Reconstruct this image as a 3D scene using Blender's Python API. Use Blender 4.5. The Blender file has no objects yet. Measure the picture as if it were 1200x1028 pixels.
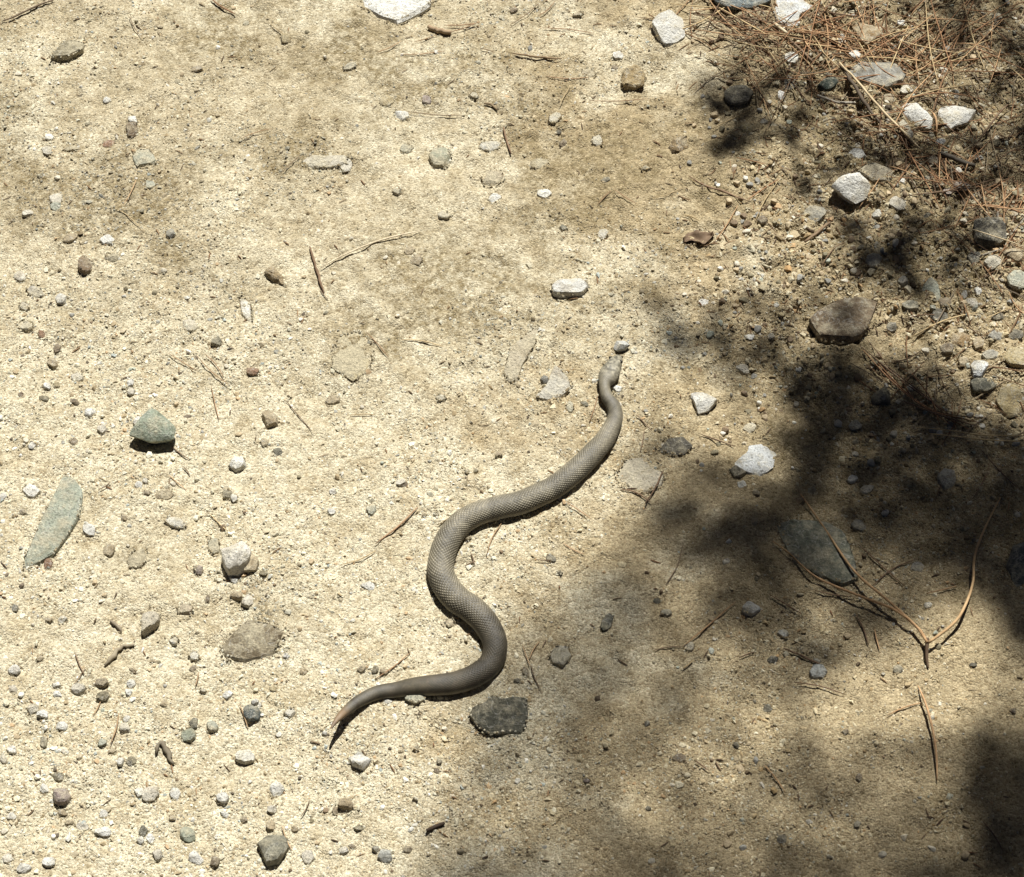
import bpy, bmesh, math, random
import numpy as np
from mathutils import Vector, noise as mnoise

# ------------------------------------------------------------------ camera, sky, sun, exposure
SC = bpy.context.scene
COL = SC.collection
PITCH = math.radians(55.0)
DIST = 2.08
FPX = 600.0 / math.tan(math.radians(14.5))          # focal length in photograph pixels (1200 wide)
CAM = Vector((0.0, -DIST * math.cos(PITCH), DIST * math.sin(PITCH)))
cam = bpy.data.cameras.new('camera')
cam.sensor_width = 36.0
cam.lens = 18.0 / math.tan(math.radians(14.5))
cam.clip_start = 0.05
cam.clip_end = 500.0
camo = bpy.data.objects.new('camera', cam)
COL.objects.link(camo)
camo.location = CAM
camo.rotation_euler = (math.radians(90) - PITCH, 0, 0)
SC.camera = camo

ELEV = math.radians(62.0)
AZ = math.atan2(0.25, 1.0)                            # sun stands behind the far edge, a little right
SUN = Vector((math.cos(ELEV) * math.sin(AZ), math.cos(ELEV) * math.cos(AZ), math.sin(ELEV)))
world = bpy.data.worlds.new('World')
SC.world = world
world.use_nodes = True
wn = world.node_tree
wn.nodes.clear()
sky = wn.nodes.new('ShaderNodeTexSky')
sky.sky_type = 'NISHITA'
sky.sun_disc = False
sky.sun_elevation = ELEV
sky.sun_rotation = AZ
sky.altitude = 2000
sky.air_density = 0.1
sky.dust_density = 1.5
sky.ozone_density = 0.0
bg = wn.nodes.new('ShaderNodeBackground')
bg.inputs['Strength'].default_value = 0.05
wo = wn.nodes.new('ShaderNodeOutputWorld')
wn.links.new(sky.outputs[0], bg.inputs[0])
wn.links.new(bg.outputs[0], wo.inputs[0])
sl = bpy.data.lights.new('sun', 'SUN')
sl.energy = 5.0
sl.angle = math.radians(0.53)
sl.color = (1.0, 0.985, 0.94)
slo = bpy.data.objects.new('sun', sl)
COL.objects.link(slo)
slo.rotation_euler = (-SUN).to_track_quat('-Z', 'Y').to_euler()
slo.location = SUN * 12
SC.view_settings.view_transform = 'Standard'
SC.view_settings.look = 'None'
SC.view_settings.gamma = 1.0
SC.view_settings.use_curve_mapping = False
SC.view_settings.exposure = 0.56

RNG = np.random.default_rng(11)
random.seed(5)

# ------------------------------------------------------------------ mapping and relief
FWD = Vector((0, math.cos(PITCH), -math.sin(PITCH)))
UPV = Vector((0, math.sin(PITCH), math.cos(PITCH)))


def W(px, py, z=0.0):
    """where the sight line through a photograph pixel meets the level z"""
    d = FWD * FPX + Vector((1, 0, 0)) * (px - 600.0) + UPV * (514.0 - py)
    t = (z - CAM.z) / d.z
    p = CAM + d * t
    return Vector((p.x, p.y, z))


def to_px(x, y):
    x = np.asarray(x, float); y = np.asarray(y, float)
    ry = y - CAM.y; rz = -CAM.z
    dep = ry * FWD.y + rz * FWD.z
    up = ry * UPV.y + rz * UPV.z
    return 600 + FPX * x / dep, 514 - FPX * up / dep


def vnoise(x, y, seed=0):
    x = np.asarray(x, float); y = np.asarray(y, float)
    xi = np.floor(x).astype(np.int64); yi = np.floor(y).astype(np.int64)
    fx = x - xi; fy = y - yi
    fx = fx * fx * fx * (fx * (fx * 6 - 15) + 10); fy = fy * fy * fy * (fy * (fy * 6 - 15) + 10)

    def h(a, b):
        n = (a * 374761393 + b * 668265263 + seed * 1442695041) & 0xffffffff
        n = ((n ^ (n >> 13)) * 1274126177) & 0xffffffff
        n = ((n ^ (n >> 16)) * 2246822519) & 0xffffffff
        return ((n ^ (n >> 15)) & 0xffff) / 65535.0
    a = h(xi, yi); b = h(xi + 1, yi); c = h(xi, yi + 1); d = h(xi + 1, yi + 1)
    return (a + (b - a) * fx) * (1 - fy) + (c + (d - c) * fx) * fy - 0.5


def fbm(x, y, seed=0, oct=4):
    s = 0; a = 1.0; f = 1.0
    for o in range(oct):
        s = s + a * vnoise(np.asarray(x) * f + 17.3 * o, np.asarray(y) * f - 9.1 * o, seed + o)
        a *= 0.5; f *= 2.03
    return s


def smooth(e0, e1, v):
    t = np.clip((np.asarray(v, float) - e0) / (e1 - e0), 0, 1)
    return t * t * (3 - 2 * t)


def rough_zone(px, py):
    """1 in the stony, littered upper right corner, 0 on the smooth sand"""
    return smooth(760, 960, px) * smooth(620, 330, py)


def G(x, y):
    """height of the ground"""
    x = np.asarray(x, float); y = np.asarray(y, float)
    near = np.exp(-((x / 2.5) ** 2 + (y / 2.5) ** 2))
    px, py = to_px(np.clip(x, -1.2, 1.2), np.clip(y, -0.9, 1.2))
    r = rough_zone(px, py)
    z = 0.014 * fbm(x * 3.0 + 5, y * 3.0, 1, 3)
    z = z + (0.0045 + 0.006 * r) * fbm(x * 17, y * 17, 5, 3) * near
    z = z + (0.0034 + 0.0065 * r) * fbm(x * 70, y * 70, 9, 3) * near
    cr = np.clip(0.35 + 1.4 * fbm(x * 6, y * 6, 71, 3), 0, 1) * (0.5 + 0.6 * smooth(600, 250, py) + 0.9 * r)
    z = z + 0.0052 * near * cr * (np.abs(vnoise(x * 95, y * 95, 81)) + 0.5 * np.abs(vnoise(x * 190, y * 190, 83)) - 0.3)
    z = z + 0.6 * (1 - near) * fbm(x * 0.15, y * 0.15, 21, 3)
    return z


def g1(x, y):
    return float(G(x, y))


# ------------------------------------------------------------------ materials
def new_mat(name):
    m = bpy.data.materials.new(name)
    m.use_nodes = True
    nt = m.node_tree
    nt.nodes.clear()
    out = nt.nodes.new('ShaderNodeOutputMaterial')
    p = nt.nodes.new('ShaderNodeBsdfPrincipled')
    nt.links.new(p.outputs[0], out.inputs[0])
    return m, nt, p


def nd(nt, kind, **kw):
    n = nt.nodes.new(kind)
    for k, v in kw.items():
        if k.startswith('i_'):
            n.inputs[k[2:].replace('_', ' ')].default_value = v
        else:
            setattr(n, k, v)
    return n


def ramp(nt, src, stops, interp='LINEAR'):
    r = nt.nodes.new('ShaderNodeValToRGB')
    r.color_ramp.interpolation = interp
    el = r.color_ramp.elements
    while len(el) < len(stops):
        el.new(0.5)
    for e, (p, c) in zip(el, stops):
        e.position = p
        e.color = (c[0], c[1], c[2], 1) if not isinstance(c, (int, float)) else (c, c, c, 1)
    nt.links.new(src, r.inputs[0])
    return r.outputs[0]


def mix(nt, fac, a, b, mode='MIX'):
    m = nt.nodes.new('ShaderNodeMix')
    m.data_type = 'RGBA'
    m.blend_type = mode
    for sock, v in ((m.inputs[0], fac), (m.inputs[6], a), (m.inputs[7], b)):
        if hasattr(v, 'is_output') or hasattr(v, 'links'):
            nt.links.new(v, sock)
        elif isinstance(v, (int, float)):
            sock.default_value = v
        else:
            sock.default_value = (v[0], v[1], v[2], 1)
    return m.outputs[2]


def math_n(nt, op, a, b=None):
    m = nt.nodes.new('ShaderNodeMath')
    m.operation = op
    for s, v in ((m.inputs[0], a), (m.inputs[1], b)):
        if v is None:
            continue
        if hasattr(v, 'links'):
            nt.links.new(v, s)
        else:
            s.default_value = v
    return m.outputs[0]


SAND_PALE = (0.57, 0.525, 0.395)
SAND_TAN = (0.445, 0.385, 0.26)
SAND_SOIL_SHADE = (0.22, 0.175, 0.095)
SAND_WARM = (0.42, 0.345, 0.215)


def sand_material():
    m, nt, p = new_mat('sandy_ground')
    tc = nd(nt, 'ShaderNodeTexCoord').outputs['Object']
    at = nd(nt, 'ShaderNodeAttribute', attribute_name='soil_shade')
    sep = nd(nt, 'ShaderNodeSeparateColor')
    nt.links.new(at.outputs['Color'], sep.inputs[0])
    n1 = nd(nt, 'ShaderNodeTexNoise', i_Scale=22.0, i_Detail=6.0, i_Roughness=0.65)
    nt.links.new(tc, n1.inputs['Vector'])
    n0 = nd(nt, 'ShaderNodeTexNoise', i_Scale=75.0, i_Detail=5.0, i_Roughness=0.7)
    nt.links.new(tc, n0.inputs['Vector'])
    mot = math_n(nt, 'ADD', math_n(nt, 'MULTIPLY', n1.outputs[0], 0.55), math_n(nt, 'MULTIPLY', n0.outputs[0], 0.45))
    base = mix(nt, ramp(nt, mot, [(0.44, 0.0), (0.60, 1.0)]), SAND_PALE, SAND_TAN)
    n2 = nd(nt, 'ShaderNodeTexNoise', i_Scale=130.0, i_Detail=6.0, i_Roughness=0.75)
    nt.links.new(tc, n2.inputs['Vector'])
    base = mix(nt, sep.outputs[1], base, mix(nt, ramp(nt, n1.outputs[0], [(0.36, 0.0), (0.66, 1.0)]), SAND_WARM, [c * 0.74 for c in SAND_WARM]))
    soil_shade = math_n(nt, 'MULTIPLY', sep.outputs[0], ramp(nt, n2.outputs[0], [(0.38, 0.12), (0.60, 1.0)]))
    base = mix(nt, soil_shade, base, SAND_SOIL_SHADE)
    # single grains, each with its own colour
    v1 = nd(nt, 'ShaderNodeTexVoronoi', i_Scale=430.0)
    v2 = nd(nt, 'ShaderNodeTexVoronoi', i_Scale=900.0)
    for v in (v1, v2):
        nt.links.new(tc, v.inputs['Vector'])
    s1 = nd(nt, 'ShaderNodeSeparateColor')
    nt.links.new(v1.outputs['Color'], s1.inputs[0])
    s2 = nd(nt, 'ShaderNodeSeparateColor')
    nt.links.new(v2.outputs['Color'], s2.inputs[0])
    c1 = ramp(nt, s1.outputs[0], [(0.0, (0.40, 0.36, 0.30)), (0.10, (0.72, 0.66, 0.58)), (0.5, (1, 1, 1)), (0.85, (1.12, 1.10, 1.06)), (1.0, (1.5, 1.5, 1.55))])
    c2 = ramp(nt, s2.outputs[0], [(0.0, (0.45, 0.42, 0.38)), (0.2, (0.9, 0.88, 0.84)), (0.8, (1.08, 1.06, 1.03)), (1.0, (1.4, 1.4, 1.4))])
    base = mix(nt, 0.75, base, c1, 'MULTIPLY')
    base = mix(nt, 0.65, base, c2, 'MULTIPLY')
    nt.links.new(base, p.inputs['Base Color'])
    p.inputs['Roughness'].default_value = 0.92
    p.inputs['Specular IOR Level'].default_value = 0.25
    h = math_n(nt, 'ADD', math_n(nt, 'MULTIPLY', v1.outputs['Distance'], -1.0), math_n(nt, 'MULTIPLY', v2.outputs['Distance'], -0.6))
    b = nd(nt, 'ShaderNodeBump', i_Strength=0.8, i_Distance=0.0018)
    nt.links.new(h, b.inputs['Height'])
    nt.links.new(b.outputs[0], p.inputs['Normal'])
    return m


def grain_material():
    m, nt, p = new_mat('mineral_grit')
    at = nd(nt, 'ShaderNodeAttribute', attribute_name='col')
    tc = nd(nt, 'ShaderNodeTexCoord').outputs['Object']
    n = nd(nt, 'ShaderNodeTexNoise', i_Scale=700.0, i_Detail=3.0)
    nt.links.new(tc, n.inputs['Vector'])
    c = mix(nt, 1.0, at.outputs['Color'], ramp(nt, n.outputs[0], [(0.3, 0.7), (0.7, 1.2)]), 'MULTIPLY')
    nt.links.new(c, p.inputs['Base Color'])
    p.inputs['Roughness'].default_value = 0.8
    p.inputs['Specular IOR Level'].default_value = 0.3
    return m


def stone_material():
    """weathered stone; each stone brings its own colour as the object colour"""
    m, nt, p = new_mat('weathered_stone')
    oi = nd(nt, 'ShaderNodeObjectInfo')
    tc = nd(nt, 'ShaderNodeTexCoord').outputs['Object']
    ad = nd(nt, 'ShaderNodeVectorMath', operation='ADD')
    nt.links.new(tc, ad.inputs[0])
    cb = nd(nt, 'ShaderNodeCombineXYZ')
    for i, k in enumerate((3.1, 5.7, 1.3)):
        nt.links.new(math_n(nt, 'MULTIPLY', oi.outputs['Random'], k), cb.inputs[i])
    nt.links.new(cb.outputs[0], ad.inputs[1])
    v = ad.outputs[0]
    a = nd(nt, 'ShaderNodeTexNoise', i_Scale=110.0, i_Detail=7.0, i_Roughness=0.7)
    b = nd(nt, 'ShaderNodeTexNoise', i_Scale=420.0, i_Detail=5.0, i_Roughness=0.75)
    d = nd(nt, 'ShaderNodeTexNoise', i_Scale=55.0, i_Detail=6.0, i_Roughness=0.75)
    vo = nd(nt, 'ShaderNodeTexVoronoi', i_Scale=620.0)
    for n in (a, b, d, vo):
        nt.links.new(v, n.inputs['Vector'])
    c = mix(nt, 1.0, oi.outputs['Color'], ramp(nt, a.outputs[0], [(0.30, (0.72, 0.70, 0.66)), (0.52, (1, 1, 1)), (0.75, (1.18, 1.17, 1.14))]), 'MULTIPLY')
    c = mix(nt, 1.0, c, ramp(nt, b.outputs[0], [(0.30, 0.62), (0.5, 1.0), (0.72, 1.22)]), 'MULTIPLY')
    ve = nd(nt, 'ShaderNodeTexNoise', i_Scale=48.0, i_Detail=3.0, i_Distortion=1.2)
    nt.links.new(v, ve.inputs['Vector'])
    c = mix(nt, ramp(nt, ve.outputs[0], [(0.485, 0.0), (0.50, 0.5), (0.515, 0.0)]), c, (0.62, 0.60, 0.53))
    c = mix(nt, ramp(nt, ve.outputs[0], [(0.58, 0.0), (0.66, 0.45)]), c, mix(nt, 1.0, c, (0.55, 0.47, 0.36), 'MULTIPLY'))
    sp = nd(nt, 'ShaderNodeSeparateColor')
    nt.links.new(vo.outputs['Color'], sp.inputs[0])
    c = mix(nt, ramp(nt, sp.outputs[0], [(0.90, 0.0), (0.96, 0.55)]), c, (0.10, 0.095, 0.085))
    dn = math_n(nt, 'ADD', d.outputs[0], math_n(nt, 'MULTIPLY', oi.outputs['Alpha'], 0.30))
    dust = ramp(nt, dn, [(0.50, 0.0), (0.72, 0.88)])
    dsp = mix(nt, 1.0, (0.56, 0.495, 0.345), ramp(nt, b.outputs[0], [(0.32, 0.5), (0.68, 1.3)]), 'MULTIPLY')
    c = mix(nt, dust, c, dsp)
    nt.links.new(c, p.inputs['Base Color'])
    p.inputs['Roughness'].default_value = 0.78
    p.inputs['Specular IOR Level'].default_value = 0.35
    h = math_n(nt, 'ADD', a.outputs[0], math_n(nt, 'MULTIPLY', b.outputs[0], 0.5))
    bp = nd(nt, 'ShaderNodeBump', i_Strength=1.0, i_Distance=0.005)
    nt.links.new(h, bp.inputs['Height'])
    nt.links.new(bp.outputs[0], p.inputs['Normal'])
    return m


def needle_material():
    m, nt, p = new_mat('dry_pine_needle')
    oi = nd(nt, 'ShaderNodeObjectInfo')
    tc = nd(nt, 'ShaderNodeTexCoord').outputs['Object']
    a = nd(nt, 'ShaderNodeTexNoise', i_Scale=90.0, i_Detail=4.0)
    nt.links.new(tc, a.inputs['Vector'])
    c = mix(nt, 1.0, oi.outputs['Color'], ramp(nt, a.outputs[0], [(0.3, (0.72, 0.68, 0.64)), (0.6, (1.1, 1.1, 1.1))]), 'MULTIPLY')
    nt.links.new(c, p.inputs['Base Color'])
    p.inputs['Roughness'].default_value = 0.75
    p.inputs['Specular IOR Level'].default_value = 0.2
    return m


def bark_material():
    m, nt, p = new_mat('pine_bark')
    tc = nd(nt, 'ShaderNodeTexCoord').outputs['Object']
    a = nd(nt, 'ShaderNodeTexVoronoi', i_Scale=14.0)
    nt.links.new(tc, a.inputs['Vector'])
    nt.links.new(ramp(nt, a.outputs['Distance'], [(0.0, (0.20, 0.12, 0.07)), (0.7, (0.06, 0.04, 0.03))]), p.inputs['Base Color'])
    p.inputs['Roughness'].default_value = 0.9
    b = nd(nt, 'ShaderNodeBump', i_Strength=0.8, i_Distance=0.01)
    nt.links.new(a.outputs['Distance'], b.inputs['Height'])
    nt.links.new(b.outputs[0], p.inputs['Normal'])
    return m


def plain(name, col, rough=0.6):
    m, nt, p = new_mat(name)
    tc = nd(nt, 'ShaderNodeTexCoord').outputs['Object']
    a = nd(nt, 'ShaderNodeTexNoise', i_Scale=60.0, i_Detail=3.0)
    nt.links.new(tc, a.inputs['Vector'])
    nt.links.new(mix(nt, a.outputs[0], [c * 0.75 for c in col], [c * 1.2 for c in col]), p.inputs['Base Color'])
    p.inputs['Roughness'].default_value = rough
    return m


def skin_material():
    m, nt, p = new_mat('snake_skin')
    at = nd(nt, 'ShaderNodeAttribute', attribute_name='col')
    tc = nd(nt, 'ShaderNodeTexCoord').outputs['Object']
    a = nd(nt, 'ShaderNodeTexNoise', i_Scale=120.0, i_Detail=5.0, i_Roughness=0.7)
    nt.links.new(tc, a.inputs['Vector'])
    c = mix(nt, 1.0, at.outputs['Color'], ramp(nt, a.outputs[0], [(0.3, 0.78), (0.7, 1.2)]), 'MULTIPLY')
    nt.links.new(c, p.inputs['Base Color'])
    p.inputs['Roughness'].default_value = 0.52
    p.inputs['Specular IOR Level'].default_value = 0.4
    return m


M_SAND = sand_material(); M_GRAIN = grain_material(); M_STONE = stone_material()
M_NEEDLE = needle_material(); M_BARK = bark_material(); M_SKIN = skin_material()
M_EYE = plain('snake_eye', (0.02, 0.018, 0.012), 0.15)
M_LEAF = plain('green_pine_needles', (0.06, 0.10, 0.03), 0.5)


# ------------------------------------------------------------------ object helpers
def mesh_np(name, verts, faces, mat, smooth_shade=True):
    """verts (n,3), faces (m,k) as numpy arrays -> mesh"""
    me = bpy.data.meshes.new(name)
    verts = np.ascontiguousarray(verts, dtype=np.float32)
    faces = np.ascontiguousarray(faces, dtype=np.int32)
    k = faces.shape[1]
    me.vertices.add(len(verts))
    me.vertices.foreach_set('co', verts.ravel())
    me.loops.add(faces.size)
    me.loops.foreach_set('vertex_index', faces.ravel())
    me.polygons.add(len(faces))
    me.polygons.foreach_set('loop_start', np.arange(0, faces.size, k, dtype=np.int32))
    me.polygons.foreach_set('loop_total', np.full(len(faces), k, dtype=np.int32))
    me.polygons.foreach_set('use_smooth', np.full(len(faces), smooth_shade, dtype=bool))
    me.update(calc_edges=True)
    me.materials.append(mat)
    return me


def point_color(me, name, cols):
    a = me.attributes.new(name, 'FLOAT_COLOR', 'POINT')
    c = np.ones((len(me.vertices), 4), dtype=np.float32)
    c[:, :3] = cols
    a.data.foreach_set('color', c.ravel())


def link(name, me, parent=None, loc=None, color=None, dust=1.0):
    o = bpy.data.objects.new(name, me)
    COL.objects.link(o)
    if parent is not None:
        o.parent = parent
    if loc is not None:
        o.location = loc
    if color is not None:
        o.color = (color[0], color[1], color[2], dust)
    return o


def tag(o, label=None, cat=None, group=None, kind=None):
    if label: o['label'] = label
    if cat: o['category'] = cat
    if group: o['group'] = group
    if kind: o['kind'] = kind
    return o


# ------------------------------------------------------------------ the ground
def axis(lo, hi, step, far, grow=1.16):
    core = list(np.arange(lo, hi + step * 0.5, step))
    a, s = core[0], step
    left = []
    while a > -far:
        s *= grow; a -= s; left.append(a)
    b, s = core[-1], step
    right = []
    while b < far:
        s *= grow; b += s; right.append(b)
    return np.array(left[::-1] + core + right)


def soil_shade_map(px, py):
    """ragged patches: humus-stained earth, and on the right tree shade deepened in the colour"""
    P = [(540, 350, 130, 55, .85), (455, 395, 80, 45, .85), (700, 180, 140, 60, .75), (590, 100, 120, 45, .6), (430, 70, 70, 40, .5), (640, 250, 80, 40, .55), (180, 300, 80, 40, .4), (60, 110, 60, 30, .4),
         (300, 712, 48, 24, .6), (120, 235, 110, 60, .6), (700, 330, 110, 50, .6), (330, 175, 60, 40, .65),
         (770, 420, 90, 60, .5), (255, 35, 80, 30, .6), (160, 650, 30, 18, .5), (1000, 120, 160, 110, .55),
         (1110, 260, 120, 140, .7), (1045, 300, 90, 50, .85), (1010, 530, 170, 130, .75), (1130, 630, 130, 110, .75), (960, 660, 110, 60, .5), (1170, 950, 80, 90, .6), (860, 130, 80, 60, .45),  # patches under the boughs darken the ground colour to deepen the shade
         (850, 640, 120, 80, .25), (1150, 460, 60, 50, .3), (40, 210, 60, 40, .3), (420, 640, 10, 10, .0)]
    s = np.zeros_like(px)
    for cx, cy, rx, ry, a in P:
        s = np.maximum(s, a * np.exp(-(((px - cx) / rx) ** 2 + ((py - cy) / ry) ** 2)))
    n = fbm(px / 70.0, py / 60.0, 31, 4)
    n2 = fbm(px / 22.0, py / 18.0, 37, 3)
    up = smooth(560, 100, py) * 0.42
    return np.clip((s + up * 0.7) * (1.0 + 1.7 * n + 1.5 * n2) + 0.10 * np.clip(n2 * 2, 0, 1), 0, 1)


def warm_map(px, py):
    """yellower pine earth on the right and along the top; also a painted warm tone for the shade"""
    n = fbm(px / 90.0, py / 80.0, 41, 4)
    n3 = fbm(px / 24.0, py / 20.0, 47, 3)
    edge = 0.97 * smooth(500, 860, px + 0.30 * (py - 500) * (py < 500) + 0.22 * np.clip(py - 560, 0, 500) + 300 * n + 200 * n3)  # lower right reach tints the ground to warm the soft shade
    return np.clip(edge + 0.45 * smooth(480, 80, py) * np.clip(0.6 + 1.6 * n, 0, 1), 0, 1)


STEP = 0.0026
xs = axis(-0.70, 0.74, STEP, 60)
ys = axis(-0.62, 0.78, STEP, 60)
XX, YY = np.meshgrid(xs, ys)
ZZ = G(XX, YY)
nv = np.stack([XX.ravel(), YY.ravel(), ZZ.ravel()], 1)
ii = np.arange(len(xs) * len(ys)).reshape(len(ys), len(xs))
ff = np.stack([ii[:-1, :-1].ravel(), ii[:-1, 1:].ravel(), ii[1:, 1:].ravel(), ii[1:, :-1].ravel()], 1)
gm = mesh_np('ground', nv, ff, M_SAND)
gpx, gpy = to_px(np.clip(nv[:, 0], -1.2, 1.4), np.clip(nv[:, 1], -0.8, 1.6))
sv = soil_shade_map(gpx, gpy)
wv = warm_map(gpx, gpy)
point_color(gm, 'soil_shade', np.stack([sv, wv, sv], 1))
tag(link('ground', gm), 'pale sandy ground with brown earth stains', kind='structure')

# ------------------------------------------------------------------ the snake's path (needed for keeping stones clear)
SN = [(725, 420.5, 3, 7), (722.8, 424.5, 3, 14), (719.5, 430, 3, 18.5), (714.5, 439, 4, 24.5), (711, 447, 5, 22), (708.3, 457, 6, 13),
      (711, 469, 6, 14), (718.3, 480, 4, 16.5), (720.5, 493, 1, 19), (714, 509, 0, 22), (702, 527, 0, 25), (685, 546, 0, 27),
      (663, 565, 0, 28), (640, 579, 0, 28.5), (612, 590, 0, 29), (585, 596, 0, 29), (560, 604, 0, 29), (541, 614, 0, 29.5),
      (527, 630, 0, 30), (518.5, 650, 0, 30.5), (516.5, 669, 0, 31), (524, 687, 0, 31.5), (537, 702, 0, 32), (553, 714, 0, 31.5),
      (568, 729, 0, 30), (578.5, 747, 0, 28), (580, 764, 0, 27), (572, 781, 0, 26.5), (556, 793.5, 0, 26), (535, 801.5, 0, 25),
      (510, 805, 0, 23.5), (485, 806, 0, 20.5), (462, 808.5, 0, 17.5), (440, 813, 0, 15), (421, 822, 3, 13), (407, 832, 8, 10.5),
      (398, 840, 14, 7.5), (391.5, 847, 19, 4.5), (388.5, 852, 22, 2.0)]


def catmull(P, n):
    P = np.array(P, float)
    d = np.r_[0, np.cumsum(np.linalg.norm(np.diff(P[:, :3], axis=0), axis=1))]
    Q = np.vstack([2 * P[0] - P[1], P, 2 * P[-1] - P[-2]])
    out = []
    for t in np.linspace(0, d[-1], n):
        i = min(max(np.searchsorted(d, t) - 1, 0), len(P) - 2)
        u = (t - d[i]) / (d[i + 1] - d[i])
        a, b, c, e = Q[i], Q[i + 1], Q[i + 2], Q[i + 3]
        out.append(0.5 * (2 * b + (c - a) * u + (2 * a - 5 * b + 4 * c - e) * u * u + (3 * b - a - 3 * c + e) * u ** 3))
    return np.array(out)


PXM = 0.897e-3
snake_ctrl = []
for px, py, lift, w in SN:
    r = w * PXM * 0.5 * (0.94 if w > 17 else 1.0)
    q = W(px, py, r * 0.8 + lift * 1e-3)
    snake_ctrl.append((q.x, q.y, lift * 1e-3, r))
SPATH = catmull(snake_ctrl, 1450)
SXY = SPATH[::12, :2]
SR = SPATH[::12, 3]


def near_snake(x, y, pad=0.004):
    d = np.hypot(SXY[:, 0] - x, SXY[:, 1] - y) - SR
    return d.min() < pad


# ------------------------------------------------------------------ loose grit (nobody could count it)
def grit(name, n, kind, smin, smax, power, label, clear=0.0):
    if kind == 'octa':
        bv = np.array([(1, 0, 0), (-1, 0, 0), (0, 1, 0), (0, -1, 0), (0, 0, 1), (0, 0, -1)], float)
        bf = np.array([(0, 2, 4), (2, 1, 4), (1, 3, 4), (3, 0, 4), (2, 0, 5), (1, 2, 5), (3, 1, 5), (0, 3, 5)])
    else:
        b = bmesh.new()
        bmesh.ops.create_icosphere(b, subdivisions=1, radius=1)
        bv = np.array([v.co[:] for v in b.verts]); bf = np.array([[v.index for v in f.verts] for f in b.faces])
        b.free()
    # candidates spread over the frame and a margin, thinned by a patchy density
    m = int(n * 3.2)
    px = RNG.uniform(-110, 1310, m); py = RNG.uniform(-110, 1130, m)
    x = np.empty(m); y = np.empty(m)
    dx = (px - 600); dy = (514 - py)
    D = np.stack([dx, FWD.y * FPX + UPV.y * dy, FWD.z * FPX + UPV.z * dy], 1)
    t = -CAM.z / D[:, 2]
    x = D[:, 0] * t; y = CAM.y + D[:, 1] * t
    dens = 0.40 + 1.9 * fbm(x * 8, y * 8, 51, 4) + 0.5 * fbm(x * 35, y * 35, 57, 2)
    dens = dens + 0.28 * smooth(520, 250, px) + 0.85 * rough_zone(px, py) - 0.05 * smooth(420, 560, px) * smooth(420, 520, py)
    keep = np.where(RNG.uniform(0, 1, m) < np.clip(dens, 0.08, 1))[0][:n]
    x = x[keep]; y = y[keep]; px = px[keep]; py = py[keep]; n = len(keep)
    u = RNG.uniform(0, 1, n)
    s = (smin + (smax - smin) * u ** power) * (1 + 0.45 * rough_zone(px, py))
    k = len(bv)
    V = np.repeat(bv[None], n, 0) * RNG.uniform(0.55, 1.3, (n, k, 1))
    V = V * RNG.uniform(0.6, 1.4, (n, 1, 3)) * np.array([1, 1, 0.7])
    # random rotation: yaw and tilt
    a = RNG.uniform(0, 2 * math.pi, n); b = RNG.uniform(-0.9, 0.9, n)
    ca, sa, cb_, sb = np.cos(a)[:, None], np.sin(a)[:, None], np.cos(b)[:, None], np.sin(b)[:, None]
    X, Y, Z = V[..., 0], V[..., 1], V[..., 2]
    Y, Z = Y * cb_ - Z * sb, Y * sb + Z * cb_
    X, Y = X * ca - Y * sa, X * sa + Y * ca
    V = np.stack([X, Y, Z], -1) * (s * 0.5)[:, None, None]
    base = np.stack([x, y, G(x, y) + s * RNG.uniform(-0.30, 0.17, n)], 1)
    V = V + base[:, None, :]
    F = bf[None] + (np.arange(n) * k)[:, None, None]
    pal = np.array([(.58, .53, .385), (.66, .62, .48), (.48, .41, .28), (.66, .635, .55), (.38, .30, .18), (.36, .35, .30), (.15, .12, .085), (.50, .36, .21), (.41, .44, .40)])
    pr = np.array([.33, .21, .19, .09, .07, .03, .025, .03, .02]); pr /= pr.sum()
    c = pal[RNG.choice(len(pal), n, p=pr)] * RNG.uniform(0.8, 1.18, (n, 1))
    sm = soil_shade_map(px, py)
    wm = warm_map(px, py)[:, None] * RNG.uniform(0.3, 1.0, (n, 1))
    c = c * (1 - wm * (1 - np.array((0.86, 0.76, 0.60))))
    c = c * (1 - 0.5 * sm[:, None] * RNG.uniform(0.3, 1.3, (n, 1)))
    me = mesh_np(name, V.reshape(-1, 3), F.reshape(-1, 3), M_GRAIN, False)
    point_color(me, 'col', np.repeat(np.clip(c, 0.02, 0.85), k, 0))
    return tag(link(name, me), label, 'grit', kind='stuff')


grit('sand_grains', 105000, 'octa', 0.0014, 0.0041, 1.7, 'fine pale sand grains strewn over the whole ground')
grit('gravel', 17000, 'ico', 0.0026, 0.0068, 3.2, 'coarse pale gravel crumbs scattered all over the sand')

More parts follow.
